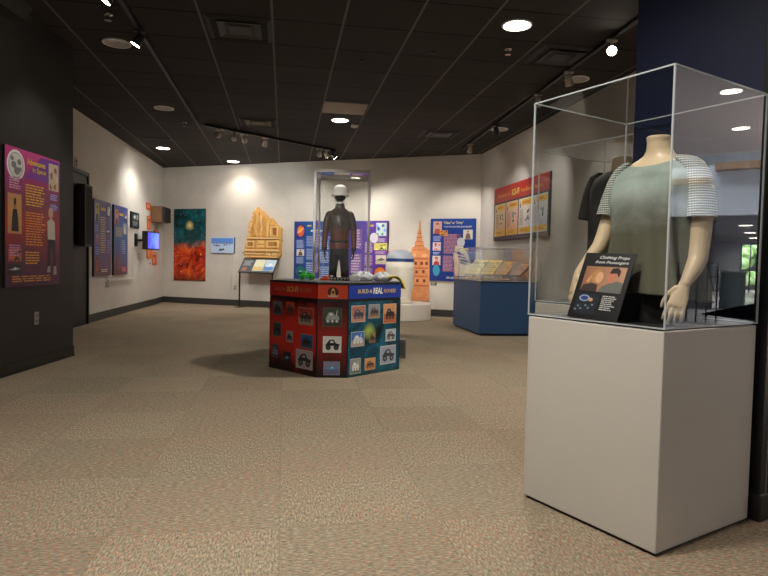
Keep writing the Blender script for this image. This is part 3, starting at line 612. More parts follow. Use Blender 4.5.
# ------------------------------------------------------------------ right wall poster
w4, h4 = 2.20, 0.89
o, y = poster('exhibit_panel', 'wide red headed panel with four pale columns on the right wall', 'poster', MRt(10.01, 1.43), w4, h4, C(66,54,54), 0.03)
q = MB(); q.rect(0.0, w4, .64, h4, y, gradient('red_header', [(0,(214,60,44)),(1,(176,44,52))], 'X', w4, .08)); q.build('header_band', o)
lettering(o, 'Evolution of', .18, .74, .715, .785, y-.002, C(240,170,60), 0, .01); lettering(o, 'SCI-FI', .80, 1.12, .70, .80, y-.002, C(250,230,110), .15, .03); lettering(o, 'from Books & Authors', 1.20, 1.98, .71, .775, y-.002, C(246,180,60), 0, .01)
tint = [((246,190,130),(250,222,170)), ((248,176,132),(250,214,190)), ((236,226,226),(250,240,230)), ((214,222,240),(236,236,240))]
for k in range(4):
    x0 = .05+.535*k; x1 = x0+.50
    b = MB(); b.rect(x0, x1, .07, .61, y-.001, gradient('column_print_%d' % k, [(.05,tint[k][0]),(.6,tint[k][1])], 'Z', 1, .08)); b.rect(x0+.12, x1-.02, .50, .59, y-.002, C(250,206,66)); b.rect(x0+.02, x1-.02, .08, .17, y-.002, C(248,200,70)); b.build('printed_column', o)
    text_block(o, x0+.15, x1-.06, .515, .58, y-.003, C(230,120,40), 1, k+2); picture(o, x0+.03, x0+.10, .47, .58, y-.002, 'figure', tint[k][1], (200,120,90), (150,70,60), None, k)
    picture(o, x0+.24, x1-.08, .26, .46, y-.002, 'blocks', tint[k][1], (120,110,110), (60,56,66), None, k+3); text_block(o, x0+.04, x0+.22, .20, .45, y-.002, C(190,150,140), 9, k); text_block(o, x0+.08, x1-.08, .10, .15, y-.003, C(220,130,40), 2, k)

# ------------------------------------------------------------------ acrylic cover maker
ACR = acrylic(); EDGE = translucent('acrylic_edge', (226,232,234), 0.45, 0.15)
def acrylic_box(parent, lx, ly, z0, z1, e=0.006, full=False):
    """cover standing on z0, local corner (0,0), five sheets and the bright glued edges"""
    for nm, pts in (('front_sheet', ((0,0),(lx,0))), ('back_sheet', ((lx,ly),(0,ly))), ('left_sheet', ((0,ly),(0,0))), ('right_sheet', ((lx,0),(lx,ly)))):
        (a, bq), (c, d_) = pts; q = MB(); q.quad((a,bq,z0),(c,d_,z0),(c,d_,z1),(a,bq,z1), ACR); q.build(nm, parent)
    q = MB(); q.quad((0,0,z1),(lx,0,z1),(lx,ly,z1),(0,ly,z1), ACR); q.build('top_sheet', parent)
    q = MB(); h = e/2
    for x in (0, lx):
        for y_ in (0, ly): q.box(x-h, x+h, y_-h, y_+h, z0, z1, EDGE)
    for z in (z0+h, z1):
        for y_ in (0, ly): q.box(0, lx, y_-h*.8, y_+h*.8, z-h*.8, z+h*.8, EDGE)
        for x in (0, lx): q.box(x-h*.8, x+h*.8, 0, ly, z-h*.8, z+h*.8, EDGE)
    q.build('glued_edges', parent)

# ------------------------------------------------------------------ near display: pedestals, covers
ped_w = paint('pedestal_paint', (198,192,182), 0.02, 0.5, 2.0)
def pedestal(label, M, L, D, h):
    o = thing('display_pedestal', label, 'pedestal', M, 'white display pedestals')
    q = MB(); q.box(0, L, 0, D, 0.012, h, ped_w); q.build('body', o, bevel=0.004)
    q = MB(); q.box(0.012, L-0.012, 0.012, D-0.012, 0, 0.014, mat('kick_base', (24,22,20), 0.6)); q.build('kick_base', o)
    q = MB(); q.box(0.012, L-0.012, 0.012, D-0.012, h, h+0.006, sparkle if True else None); q.build('deck_cloth', o)
    return o
sparkle = sparkle_cloth()
LF, LDp = 0.629, 0.612
XF = VB.cross(Vector((0,0,1))).normalized(); M1 = frame(B0-XF*LF, XF)          # local X runs from the far front corner to the near corner, Y into depth
pedestal('large white pedestal in the right foreground under the clear case', M1, LF, LDp, 0.787)
a1 = thing('acrylic_cover', 'clear acrylic box over the shirt mannequin in the right foreground', 'display case', M1, 'clear display covers')
acrylic_box(a1, LF, LDp, 0.794, 1.69, 0.006)
A2 = Vector((1.50, 3.42, 0)); M2 = frame(A2, -UB)
pedestal('white pedestal standing behind the foreground pedestal', M2, LF, LDp, 0.787)
a2 = thing('acrylic_cover', 'clear acrylic box behind the foreground case by the blue column', 'display case', M2, 'clear display covers')
acrylic_box(a2, LF, LDp, 0.794, 1.69, 0.006)

# ------------------------------------------------------------------ mannequins in the cases
skin = mat('mannequin_skin', (214,190,156), 0.42)
def hand(mb, wrist, down, side, back, L=0.165, curl=0.25, splay=0.10):
    """wrist point, finger direction, thumb-side direction, back-of-hand direction"""
    d = Vector(down).normalized(); s = Vector(side); s = (s-d*s.dot(d)).normalized(); k = Vector(back); k = (k-d*k.dot(d)-s*k.dot(s)).normalized()
    W = Vector(wrist); pl = L*0.50
    mb.loft([(W-d*.012, .020, .016), (W+d*pl*.3, .026, .015), (W+d*pl*.7, .034, .013), (W+d*pl*1.0, .036, .011), (W+d*pl*1.1, .030, .008)], skin, 14, None, s)
    for i, (o, ln) in enumerate(((.027,.86),(.009,1.0),(-.009,.94),(-.026,.74))):
        p = W+d*pl*.95+s*o; f = L*.50*ln; dd = (d+s*splay*(o/.03)).normalized(); pts = [p]; ang = 0
        for seg, cf in ((.45,.5),(.30,1.0),(.25,.8)):
            ang += curl*cf*(1+.25*i); v = dd*cos(ang)-k*sin(ang); pts.append(pts[-1]+v*f*seg)
        mb.loft([(pts[0],.0088,.0085),((pts[0]+pts[1])/2,.0082,.008),(pts[1],.0082,.008),(pts[2],.0072,.007),(pts[3]-(pts[3]-pts[2])*.15,.0060,.0055),(pts[3],.003,.003)], skin, 10, None, s)
    p = W+d*pl*.25+s*.020; t1_ = p+(d*.7+s*.62-k*.25).normalized()*.038; t2_ = t1_+(d*.93+s*.25-k*.30).normalized()*.034; t3_ = t2_+(d*.98+s*.02-k*.2).normalized()*.024
    mb.loft([(p-d*.006,.014,.012),(t1_,.0105,.0100),(t2_,.0090,.0085),(t3_-(t3_-t2_)*.2,.0068,.0062),(t3_,.0035,.0035)], skin, 10, None, k)
def ringloft(mb, rings, m, n=48, fn=None, cap=False):
    """horizontal rings (z, cx, cy, a, b, power) of a superellipse; fn(theta, j, t) -> radial scale, dz"""
    vs = []; fs = []
    for j, (z, cx, cy, a, bb, pw_) in enumerate(rings):
        for i in range(n):
            t = 2*pi*i/n; c_, s_ = cos(t), sin(t)
            x = a*math.copysign(abs(c_)**(2/pw_), c_); yv = bb*math.copysign(abs(s_)**(2/pw_), s_)
            k, dz = fn(t, j, j/(len(rings)-1)) if fn else (1, 0)
            vs.append((cx+x*k, cy+yv*k, z+dz))
    for j in range(len(rings)-1):
        for i in range(n): fs.append((j*n+i, j*n+(i+1)%n, (j+1)*n+(i+1)%n, (j+1)*n+i))
    if cap: fs.append(tuple(range(n-1,-1,-1))); fs.append(tuple(range((len(rings)-1)*n, len(rings)*n)))
    return mb.add(vs, fs, m)
MM = M1 @ Matrix.Translation((LF-0.258, 0.30, 0)) @ Matrix.Diagonal((.93,1,1,1))      # shirt mannequin: local x 0 at its neck
mq = thing('shirt_mannequin', 'headless pale mannequin in a sheer grey green shirt inside the foreground case', 'mannequin', MM, 'mannequins')
bm = MB()
# torso and neck
ringloft(bm, [(0.92,0,.02,.150,.095,2.2),(1.00,0,.02,.155,.100,2.2),(1.10,0,.015,.128,.085,2.1),(1.18,0,.008,.132,.090,2.1),(1.27,0,0,.150,.100,2.1),(1.33,0,.004,.160,.098,2.1),(1.385,0,.012,.180,.082,2.2),(1.415,0,.018,.165,.064,2.1),(1.438,0,.022,.110,.056,2.0),(1.455,0,.024,.070,.054,2.0),(1.475,0,.024,.054,.053,2.0),(1.505,0,.020,.048,.050,2.0),(1.528,0,.017,.050,.052,2.0),(1.532,0,.017,.046,.048,2.0)], skin, 36, None, True)
for sx in (-1, 1): bm.ball((sx*.066,-.066,1.285), .056,.040,.056, skin)
bm.ball((0,.017,1.533), .018,.018,.006, skin)
for sx in (-1, 1): bm.ball((sx*.170,.016,1.380), .042,.040,.044, skin)
# arms
bm.loft([((.175,.016,1.375),.036,.038),((.208,.010,1.30),.042,.042),((.217,-.002,1.20),.040,.040),((.219,-.016,1.09),.037,.037),((.222,-.030,1.04),.036,.036),((.222,-.058,1.00),.032,.030),((.216,-.085,.960),.024,.021),((.213,-.094,.945),.021,.018)], skin, 16)
bm.loft([((-.175,.016,1.375),.036,.038),((-.200,.008,1.30),.041,.041),((-.212,-.014,1.20),.039,.039),((-.220,-.038,1.13),.036,.036),((-.226,-.056,1.09),.034,.034),((-.250,-.096,1.03),.029,.027),((-.268,-.128,.985),.022,.019),((-.273,-.136,.972),.019,.017)], skin, 16)
hand(bm, (.213,-.094,.945), (-.10,-.38,-.92), (-.85,-.45,.10), (.55,-.8,.1), .165, .22)
hand(bm, (-.273,-.136,.972), (-.02,-.34,-.94), (.85,-.5,.1), (-.5,-.85,.2), .160, .20)
fused('body', bm, 0.0035, mq, 3, skin)
SH = cloth('sheer_grey_shirt', (134,146,138), (160,172,164), 8, 0.8, (1.25, 1.14, (100,98,82)))  # darker olive below the bust is shade painted into the cloth
def fold(t, j, u):
    fr = max(0, u-.30)
    k = 1+fr*(.20*sin(5*t+.6)+.12*sin(9*t+2.1)+.08*sin(14*t))
    dz = -.035*max(0,u-.75)*4*sin(t*1.0+.2)*.5 if u > .7 else 0
    return k, dz
sh = MB()
rings = [(1.448,0,.016,.104,.074,2.0),(1.440,0,.016,.125,.075,2.0),(1.425,0,.015,.152,.078,2.1),(1.400,0,.012,.178,.086,2.2),(1.365,0,.004,.186,.100,2.2),(1.33,0,-.006,.184,.112,2.15),(1.29,0,-.014,.180,.124,2.1),(1.25,0,-.014,.178,.120,2.1),(1.20,0,-.008,.178,.114,2.1),(1.14,0,-.004,.184,.114,2.1),(1.07,0,-.002,.194,.118,2.1),(1.00,.005,0,.205,.124,2.0),(.94,.010,0,.214,.130,2.0),(.885,.014,0,.222,.136,2.0)]
def fold1(t, j, u):
    k, dz = fold(t, j, u)
    if j < 4: dz += -.035*max(0, -sin(t))*(4-j)/4*1.2      # scooped front neckline
    if 3 < j < 9:                                            # bust
        for c_ in (-pi/2-.62, -pi/2+.62): k += .10*math.exp(-((t-(c_ % (2*pi)))/.38)**2)*(1-abs(j-6)/3.0)
    return k, dz
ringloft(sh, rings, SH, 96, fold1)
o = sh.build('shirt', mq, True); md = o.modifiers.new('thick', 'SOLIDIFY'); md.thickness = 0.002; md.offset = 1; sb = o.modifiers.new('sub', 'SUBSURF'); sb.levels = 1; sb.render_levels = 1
LACE = knit_mat('lace_knit', (112,116,110), (196,198,190), 110)
for sx in (-1, 1):
    s_ = MB(); fl = [((sx*.105,.016,1.436),.010,.052),((sx*.150,.016,1.412),.034,.056),((sx*.182,.014,1.375),.041,.058),((sx*.198,.010,1.32),.044,.060),((sx*.211,.004,1.27),.048,.064),((sx*.217,-.004,1.195),.050,.068)] if sx > 0 else [((sx*.105,.016,1.436),.010,.052),((sx*.150,.016,1.412),.034,.056),((sx*.182,.012,1.375),.041,.058),((sx*.198,.006,1.32),.044,.060),((sx*.206,-.004,1.27),.048,.064),((sx*.211,-.016,1.215),.050,.066)]
    s_.loft(fl, LACE, 28, None, (1,0,0), False); o = s_.build('sleeve', mq, True); sb = o.modifiers.new('sub', 'SUBSURF'); sb.levels = 1; sb.render_levels = 1; o['label'] = 'lace knit sleeve'
sk = MB(); ringloft(sk, [(1.02,0,.02,.158,.104,2.2),(.93,0,.02,.168,.112,2.2),(.85,0,.02,.178,.122,2.2),(.796,0,.02,.185,.13,2.2)], cloth('black_skirt', (16,15,16), (26,24,25), 20), 40, lambda t, j, u: (1+.04*u*sin(9*t), 0)); sk.build('black_skirt', mq, True)

# second mannequin, armless, dark shirt
MM2 = M2 @ Matrix.Translation((LF/2+.005, 0.33, 0))
m2 = thing('shirt_mannequin', 'armless mannequin torso in a dark short sleeved shirt behind the foreground case', 'mannequin', MM2, 'mannequins')
bm = MB(); ringloft(bm, [(0.98,0,.02,.160,.105,2.2),(1.10,0,.01,.160,.105,2.2),(1.25,0,0,.180,.115,2.2),(1.40,0,.005,.182,.105,2.2),(1.50,0,.012,.180,.085,2.2),(1.54,0,.02,.130,.070,2.1),(1.565,0,.024,.085,.066,2.0),(1.60,0,.022,.062,.062,2.0),(1.645,0,.018,.058,.060,2.0),(1.652,0,.018,.05,.052,2.0)], skin, 36, None, True); fused('body', bm, .006, m2, 3, skin)
DS = cloth('dark_shirt_cloth', (58,57,52), (88,85,78), 10, .85); s_ = MB()
ringloft(s_, [(1.565,0,.02,.10,.078,2.0),(1.55,0,.02,.145,.085,2.1),(1.53,0,.014,.180,.100,2.2),(1.45,0,.004,.200,.118,2.2),(1.36,0,0,.192,.122,2.2),(1.24,0,0,.188,.122,2.1),(1.12,0,.004,.190,.124,2.1),(1.0,0,.008,.190,.124,2.1),(.93,0,.01,.194,.128,2.1)], DS, 64, lambda t, j, u: (1+max(0,u-.3)*(.07*sin(6*t+1)+.05*sin(11*t)), 0))
o = s_.build('shirt', m2, True); sb = o.modifiers.new('sub', 'SUBSURF'); sb.levels = 1; sb.render_levels = 1
for sx in (-1, 1):
    s_ = MB(); s_.loft([((sx*.130,.016,1.56),.02,.05),((sx*.170,.014,1.535),.040,.058),((sx*.196,.010,1.46),.046,.062),((sx*.208,.004,1.38),.048,.064),((sx*.215,-.004,1.295),.050,.068)], DS, 24, None, (1,0,0), False); s_.build('sleeve', m2, True)
q = MB(); q.lathe([(.10,.794),(.10,.804),(.014,.81),(.014,.99)], mat('black_metal'), 20); q.build('stand', m2)

# easel sign in the near case
SG = M1 @ frame(Vector((LF-0.458, 0.05, 0.796)), (1,0.0,0), (0.10, 0.36, 0.93)) if False else None
sx0, sy0 = LF-0.458, 0.045
Zs = Vector((0.06, 0.10, 0.262)).normalized(); Xs = Vector((1, 0.0, -0.03)).normalized(); Ms = frame(Vector((sx0, sy0, 0.8)), Xs, Zs)
sg = thing('easel_sign', 'black easel sign reading Clothing Props from Passengers inside the foreground case', 'sign', M1 @ Ms)
q = MB(); q.box(0, .235, -.004, 0, 0, .280, mat('sign_black', (20,20,22), .35)); q.build('board', sg)
lettering(sg, 'Clothing Props', .075, .212, .252, .268, -.0052, WHITE, .28, .012); lettering(sg, 'from Passengers', .060, .214, .232, .247, -.0052, WHITE, .28, .012)
q = MB(); yy = -.0052; q.rect(.025,.215,.115,.222,yy,gradient('film_still', [(0,(150,96,70)),(.2,(196,150,116))], 'X', 1, .06)); e = .0003
P_ = lambda pts: [(.025+.19*a, .115+.107*c) for a, c in pts]
q.poly(P_([(.0,0),(.42,0),(.40,.28),(.25,.34),(.05,.25)]), yy-e, C(60,44,42)); q.ellipse(.025+.19*.33,.115+.107*.60,.025,.030,yy-2*e,C(196,140,84),18); q.ellipse(.025+.19*.40,.115+.107*.56,.018,.024,yy-3*e,C(226,170,130),16); q.poly(P_([(.16,.30),(.24,.72),(.34,.88),(.2,.7),(.1,.4)]), yy-2*e, C(216,160,100))
q.poly(P_([(.45,0),(1,0),(1,.4),(.86,.46),(.66,.36),(.5,.2)]), yy-e, C(110,110,104)); q.ellipse(.025+.19*.70,.115+.107*.62,.021,.028,yy-2*e,C(206,128,98),16); q.poly(P_([(.62,.74),(.66,.94),(.8,.98),(.88,.84),(.86,.6),(.8,.76)]), yy-3*e, C(40,32,30)); q.build('printed_picture', sg)
q = MB(); q.rect(.022,.125,.018,.105,yy,C(22,28,40)); q.ellipse(.06,.085,.026,.014,yy-e,C(150,170,200),18); q.ellipse(.06,.085,.018,.009,yy-2*e,C(40,60,130),16); q.ellipse(.092,.08,.01,.008,yy-2*e,C(220,160,110),10)
for x, z in ((.04,.05),(.055,.04),(.075,.055),(.09,.045),(.105,.06),(.03,.035)): q.ellipse(x,z,.006,.004,yy-e,C(120,140,160),8)
q.build('printed_diagram', sg); text_block(sg, .138, .212, .040, .104, yy, C(214,212,208), 8, 3)
q = MB(); q.add([(.06,0,.20),(.175,0,.20),(.16,.10,.03),(.075,.10,.03)], [(0,1,2,3)], mat('sign_black')); q.build('easel_leg', sg)

# ------------------------------------------------------------------ kiosk
FLc = Vector((.287, 5.19, 0)); FD = Vector((.9911, -.1331, 0)); 
bS, aS = 0.268, 0.68
pts = [Vector((0,0))]; ang = 0
for k in range(8):
    Ls = bS if k % 2 == 0 else aS; pts.append(pts[-1]+Vector((cos(ang), sin(ang)))*Ls); ang += pi/4
oct_ = [tuple(p) for p in pts[:8]]
Mk = frame(FLc, FD)
kk = thing('rover_kiosk', 'eight sided red and blue kiosk covered in rover photographs', 'kiosk', Mk)
KH = 0.827
def offs(pl, d):
    c = Vector((sum(p[0] for p in pl)/8, sum(p[1] for p in pl)/8)); return [tuple(c+(Vector(p)-c)*(1+d)) for p in pl]
kb = mat('kiosk_black', (14,13,14), .4)
q = MB(); q.vprism(offs(oct_, -.004), 0, KH-.02, kb); q.build('body', kk)
q = MB(); q.vprism(offs(oct_, .006), KH-.02, KH, mat('kiosk_top', (34,34,40), .35)); q.build('top', kk, bevel=.004)
def face_frame(i):
    a = Vector((*oct_[i],0)); c = Vector((*oct_[(i+1)%8],0)); return frame(a, c-a), (c-a).length
def on(obj, M): obj.matrix_local = M; return obj
def neb(name, topc, botc, **k): return nebula(name, topc, botc, .66, **k)
faces = {7: ((150,30,26), 'red'), 0: ((196,62,30), 'centre'), 1: ((26,62,160), 'blue')}
Mred, Lr = face_frame(7); Mred = Mred @ Matrix.Scale(Lr/.655, 4, (1,0,0)); Mce, Lc = face_frame(0); Mbl, Lb = face_frame(1); Mbl = Mbl @ Matrix.Scale(Lb/.655, 4, (1,0,0))
def art(i, mats, z0=.0, z1=.66, y=-.002, nm='printed_face'):
    M, L = face_frame(i); q = MB(); q.rect(.006, L-.006, z0, z1, y, mats); return on(q.build(nm, kk), M)
redn = gradient('kiosk_red_art', [(0,(20,8,12)),(.16,(70,14,14)),(.35,(186,42,30)),(.6,(196,42,32)),(1,(30,10,12))], 'Z', .70, .16, 4); 
art(7, redn)
art(0, gradient('kiosk_mid_art', [(0,(18,8,12)),(.2,(80,18,16)),(.5,(150,30,22)),(1,(36,12,14))], 'Z', .70, .12, 4))
art(1, nebula('kiosk_blue_art', (20,118,150), (20,110,130), .66, .05, (170,196,90), (.40,.60), .05, .655, (40,150,170)))
for i in (2,3,4,5,6): art(i, gradient('kiosk_rear_art', [(0,(20,10,14)),(.5,(30,40,80)),(1,(20,20,40))], 'Z', .7, .1, 4))
for i, c_ in ((7,(184,36,26)),(0,(226,74,34)),(1,(24,60,164)),(2,(24,50,130)),(3,(24,50,130)),(4,(24,50,130)),(5,(120,24,18)),(6,(140,24,18))):
    M, L = face_frame(i); q = MB(); q.rect(.004, L-.004, .685, KH-.022, -.003, C(*c_)); on(q.build('header_band', kk), M)
on(lettering(kk, 'BUILD A', .075, .235, .733, .765, -.005, C(176,110,80), .15, .02), Mred); on(lettering(kk, 'SCI-FI', .25, .41, .725, .775, -.005, C(210,170,90), .15, .03), Mred); on(lettering(kk, 'ROVER!', .43, .585, .733, .765, -.005, C(176,110,80), .15, .02), Mred)
on(lettering(kk, 'BUILD A', .105, .275, .732, .768, -.005, C(240,214,120), .15, .02), Mbl); on(lettering(kk, 'REAL', .29, .41, .725, .780, -.005, C(250,246,226), .15, .03), Mbl); on(lettering(kk, 'ROVER!', .425, .58, .732, .768, -.005, C(240,190,90), .15, .02), Mbl)
b = MB(); b.ellipse(.136,.745,.046,.042,-.0045,C(60,24,20),24); b.poly([(.112,.715),(.16,.715),(.15,.765),(.136,.785),(.122,.765)],-.005,C(224,160,80)); b.ellipse(.136,.742,.012,.012,-.0055,C(60,50,50),12); b.poly([(.086,.715),(.186,.715),(.172,.70),(.1,.70)],-.0052,C(206,190,180)); on(b.build('round_emblem', kk), Mce)
n_ = 0
def kp(M, x0, x1, z0, z1, kind, sky, ground, subj, border=(210,206,200)):
    dx, dz = (x1-x0)*.06, (z1-z0)*.06; x0 += dx; x1 -= dx; z0 += dz; z1 -= dz
    global n_; n_ += 1; on(picture(kk, x0, x1, z0, z1, -.0045, kind, sky, ground, subj, border, n_), M)
dk = (120,116,116)
kp(Mred,.05,.19,.50,.635,'rover',(96,96,104),(60,56,60),(20,20,24),dk); kp(Mred,.235,.37,.505,.645,'rover',(170,60,40),(120,40,30),(60,40,40),None); kp(Mred,.41,.62,.44,.60,'rover',(150,50,40),(150,130,110),(60,50,46),(150,130,120))
kp(Mred,.05,.185,.30,.44,'buggy',(60,70,64),(90,60,50),(20,22,22),dk); kp(Mred,.25,.345,.265,.375,'rover',(130,136,140),(110,110,110),(30,26,26),(150,150,146)); kp(Mred,.445,.62,.235,.365,'rover',(40,80,130),(60,70,90),(20,24,30),dk)
kp(Mred,.045,.14,.10,.235,'buggy',(56,60,70),(40,40,48),(110,116,126),dk); kp(Mred,.205,.325,.06,.185,'ship',(20,26,30),(24,26,30),(70,110,120),None); kp(Mred,.385,.62,.05,.225,'buggy',(150,140,136),(120,104,96),(40,38,38),(170,160,156))
kp(Mce,.045,.222,.44,.615,'rover',(70,80,64),(60,60,50),(170,180,176),(90,90,84)); kp(Mce,.05,.22,.215,.365,'buggy',(226,224,220),(216,212,206),(24,24,26),(236,234,230)); kp(Mce,.06,.21,.0+.02,.145,'ship',(130,130,160),(110,110,140),(90,150,200),(150,150,160))
kp(Mbl,.03,.205,.475,.63,'rover',(186,120,96),(200,150,120),(70,70,90),(226,216,206)); kp(Mbl,.235,.385,.50,.635,'rover',(150,156,156),(170,140,110),(70,66,64),(196,196,190)); kp(Mbl,.42,.60,.44,.635,'rover',(222,160,110),(190,110,70),(60,46,44),(226,190,160))
kp(Mbl,.03,.20,.26,.40,'rover',(70,120,190),(190,170,150),(220,220,220),(200,206,210)); kp(Mbl,.245,.335,.275,.385,'rover',(150,140,96),(140,110,80),(60,50,40),None); kp(Mbl,.455,.60,.275,.395,'buggy',(190,206,206),(160,150,140),(90,80,80),(206,206,200))
kp(Mbl,.025,.16,.02,.165,'rover',(150,156,150),(120,130,120),(226,226,220),(216,216,210)); kp(Mbl,.20,.34,.035,.15,'rover',(226,170,110),(210,150,96),(100,70,50),(226,196,160)); kp(Mbl,.39,.605,.065,.245,'buggy',(170,180,196),(140,140,146),(60,66,76),(226,226,224))

# things lying on the kiosk (local kiosk coordinates, y into depth)
def kpos(x, y_): return Mk @ Matrix.Translation((x, y_, KH))
gt = thing('toy_rover', 'bright green toy rover on the left of the kiosk top', 'toy', kpos(-.15,.62)); g = mat('toy_green', (70,214,60), .4); gd = mat('toy_green_dark', (40,150,50), .4)
q = MB(); q.box(-.065,.075,-.05,.05,.022,.055,g); q.box(-.05,-.01,-.045,.045,.055,.085,g); q.box(.0,.05,-.03,.03,.055,.072,gd); q.build('body', gt, bevel=.006)
for x in (-.045,.045):
    for y_ in (-.055,.055):
        q = MB(); q.lathe([(.022,-.01),(.024,0),(.022,.01)], gd, 14, Matrix.Translation((x,y_,.024)) @ Matrix.Rotation(pi/2,4,'X')); q.build('wheel', gt)
ot = thing('toy_part', 'small orange toy piece beside the green toy on the kiosk top', 'toy', kpos(.03,.64)); q = MB(); og = mat('toy_orange', (232,92,50), .4)
q.box(-.055,.05,-.03,.03,0,.022,og); q.box(-.03,.02,-.025,.025,.022,.042,og); q.build('body', ot, bevel=.005); q = MB(); q.lathe([(.016,0),(.016,.05)], mat('toy_grey', (170,160,150), .4), 12, Matrix.Translation((.05,0,0))); q.build('peg', ot)
for k, (x, y_, lb) in enumerate(((.12,.58,'black toy track piece in the middle of the kiosk top'),(.215,.60,'dark grey toy track piece next to the white block on the kiosk'))):
    t_ = thing('toy_track', lb, 'toy', kpos(x,y_), 'toy tracks on the kiosk'); q = MB(); cm = mat('toy_black_%d' % k, (22,22,24) if k == 0 else (70,68,66), .5)
    q.prism([(-.05,.006),(-.035,0),(.035,0),(.05,.006),(.05,.026),(.035,.034),(-.035,.034),(-.05,.026)], -.02, .02, cm); q.build('belt', t_, bevel=.003)
    for xx in (-.03,0,.03): q = MB(); q.lathe([(.010,-.022),(.010,.022)], mat('toy_grey'), 10, Matrix.Translation((xx,0,.017)) @ Matrix.Rotation(pi/2,4,'X')); q.build('wheel', t_)
wb = MB(); wb.box(-.05,.05,-.03,.03,0,.05,mat('toy_white',(224,222,214),.4)); wb.box(-.035,-.005,-.02,.02,.05,.062,mat('toy_white')); wb.box(.005,.035,-.02,.02,.05,.062,mat('toy_white')); o = wb.build('toy_block', bevel=.004); o.matrix_world = kpos(.31,.56); tag(o, 'small white studded block in front of the clear bags on the kiosk', 'toy')
bagm = NT('clear_plastic_bag', .18, .8); bagm.b.inputs['Base Color'].default_value = (*rgb(232,236,238),1); bagm.b.inputs['Alpha'].default_value = .72
for k, (x, y_, rx, lb) in enumerate(((.385,.67,.12,'crumpled clear plastic bag on the kiosk top behind the white block'),(.575,.58,.09,'crumpled clear plastic bag at the right edge of the kiosk top'))):
    q = MB(); r = random.Random(k+4); q.ball((0,0,.034), rx, .10, .042, bagm.m, 40, 22)
    for i, v in enumerate(q.v):
        n = r.uniform(-1,1); a = atan2(v.y, v.x)
        v.x *= 1+.10*sin(7*a+k)+.05*n; v.y *= 1+.10*sin(5*a)+.05*n; v.z = max(.0005, v.z*(1+.22*sin(9*a+v.z*60)+.12*n))
    o = q.build('plastic_bag', smooth=True); o.matrix_world = kpos(x,y_); tag(o, lb, 'bag', 'plastic bags on the kiosk')
# yellow cloth hanging over the right edge
q = MB(); ym = cloth('yellow_cloth', (206,190,50), (236,224,96), 16)
Ex, Ey = .74, .52
path = [(-.10,.02),(-.06,.035),(-.02,.034),(.02,.022),(.05,.002),(.066,-.035),(.072,-.07)]
n = 10; vs = []; fs = []
for j in range(n+1):
    tt = j/n-.5
    for i, (dx, dz) in enumerate(path): vs.append((dx+.012*sin(j*1.7+i), tt*.17*(1+.15*sin(i)), dz+.008*sin(j*1.3+i*.7)+.006))
L_ = len(path)
for j in range(n):
    for i in range(L_-1): fs.append((j*L_+i, j*L_+i+1, (j+1)*L_+i+1, (j+1)*L_+i))
q.add(vs, fs, ym); o = q.build('yellow_cloth', smooth=True); md = o.modifiers.new('t','SOLIDIFY'); md.thickness = .006; md.offset = 1; o.matrix_world = Mk @ Matrix.Translation((.70,.56,KH+.004)) @ Matrix.Rotation(radians(10),4,'Z'); tag(o, 'yellow cloth draped over the right corner of the kiosk', 'cloth')
# grey box on the floor right of the kiosk
gb = thing('power_box', 'small grey metal box on the carpet right of the kiosk', 'box', frame((1.205,6.20,0), FD)); gm = mat('grey_metal_box', (104,108,106), .45, .3)
q = MB(); q.box(-.04,.08,0,.18,0,.20,gm); q.build('case', gb, bevel=.004); q = MB(); q.box(-.03,.07,-.004,0,.03,.17,mat('grey_panel',(70,74,74),.5)); q.build('front_panel', gb); q = MB(); q.box(.0,.04,-.012,-.004,.175,.185,mat('grey_panel')); q.build('latch', gb)

# ------------------------------------------------------------------ costume case behind the kiosk
CW = .72
Mcs = frame(Vector((.385,7.985,0)), (.9886,-.1505,0))
cp = thing('case_plinth', 'low plinth under the tall glass costume case', 'plinth', Mcs); q = MB(); q.box(0,CW,0,CW,0.01,.36,ped_w); q.build('body', cp, bevel=.004); q = MB(); q.box(.01,CW-.01,.01,CW-.01,0,.012,mat('kick_base')); q.build('kick_base', cp)
cc = thing('glass_case', 'tall clear glass case around the helmeted costume', 'display case', Mcs); acrylic_box(cc, CW, CW, .362, 2.21, .014)
q = MB(); al = mat('brushed_rail', (232,228,224), .4, 0)
q.box(-.012,.018,-.012,.018,.362,2.21,al); q.box(CW-.018,CW+.012,-.012,.018,.362,2.21,al); q.box(-.010,CW+.010,-.014,.012,2.185,2.22,mat('pale_rail',(200,196,188),.4)); q.box(-.008,.012,CW-.012,CW+.008,.362,2.21,al); q.box(CW-.012,CW+.008,CW-.012,CW+.008,.362,2.21,al); q.box(0,CW,CW-.01,CW+.006,2.17,2.21,mat('pale_rail')); q.build('metal_frame', cc)
mn = thing('costumed_mannequin', 'mannequin in brown leather jacket, black gloves and white helmet in the tall glass case', 'mannequin', Mcs @ Matrix.Translation((CW/2-.045, CW*.46, .362)) @ Matrix.Diagonal((.84,.92,.925,1)), 'mannequins')
lea = cloth('brown_leather', (64,54,44), (100,86,70), 7, .30, (1.24,1.06,(112,62,44))); trs = cloth('black_trousers', (38,33,28), (60,52,44), 10, .36); gbl = mat('black_glove', (20,18,18), .4); hbm = mat('black_head', (16,15,16), .35)
b = MB()   # trousers and boots
for sx in (-1,1): b.loft([((sx*.10,0,.04),.052,.060),((sx*.10,0,.12),.055,.062),((sx*.105,0,.40),.068,.072),((sx*.10,-.005,.52),.068,.074),((sx*.085,0,.72),.078,.092),((sx*.075,0,.86),.084,.104)], trs, 18)
ringloft(b, [(.80,0,0,.150,.105,2.3),(.88,0,0,.155,.110,2.3),(.98,0,0,.140,.100,2.2),(1.02,0,0,.135,.095,2.2)], trs, 32, None, True)
fused('trousers', b, .009, mn, 3, trs)
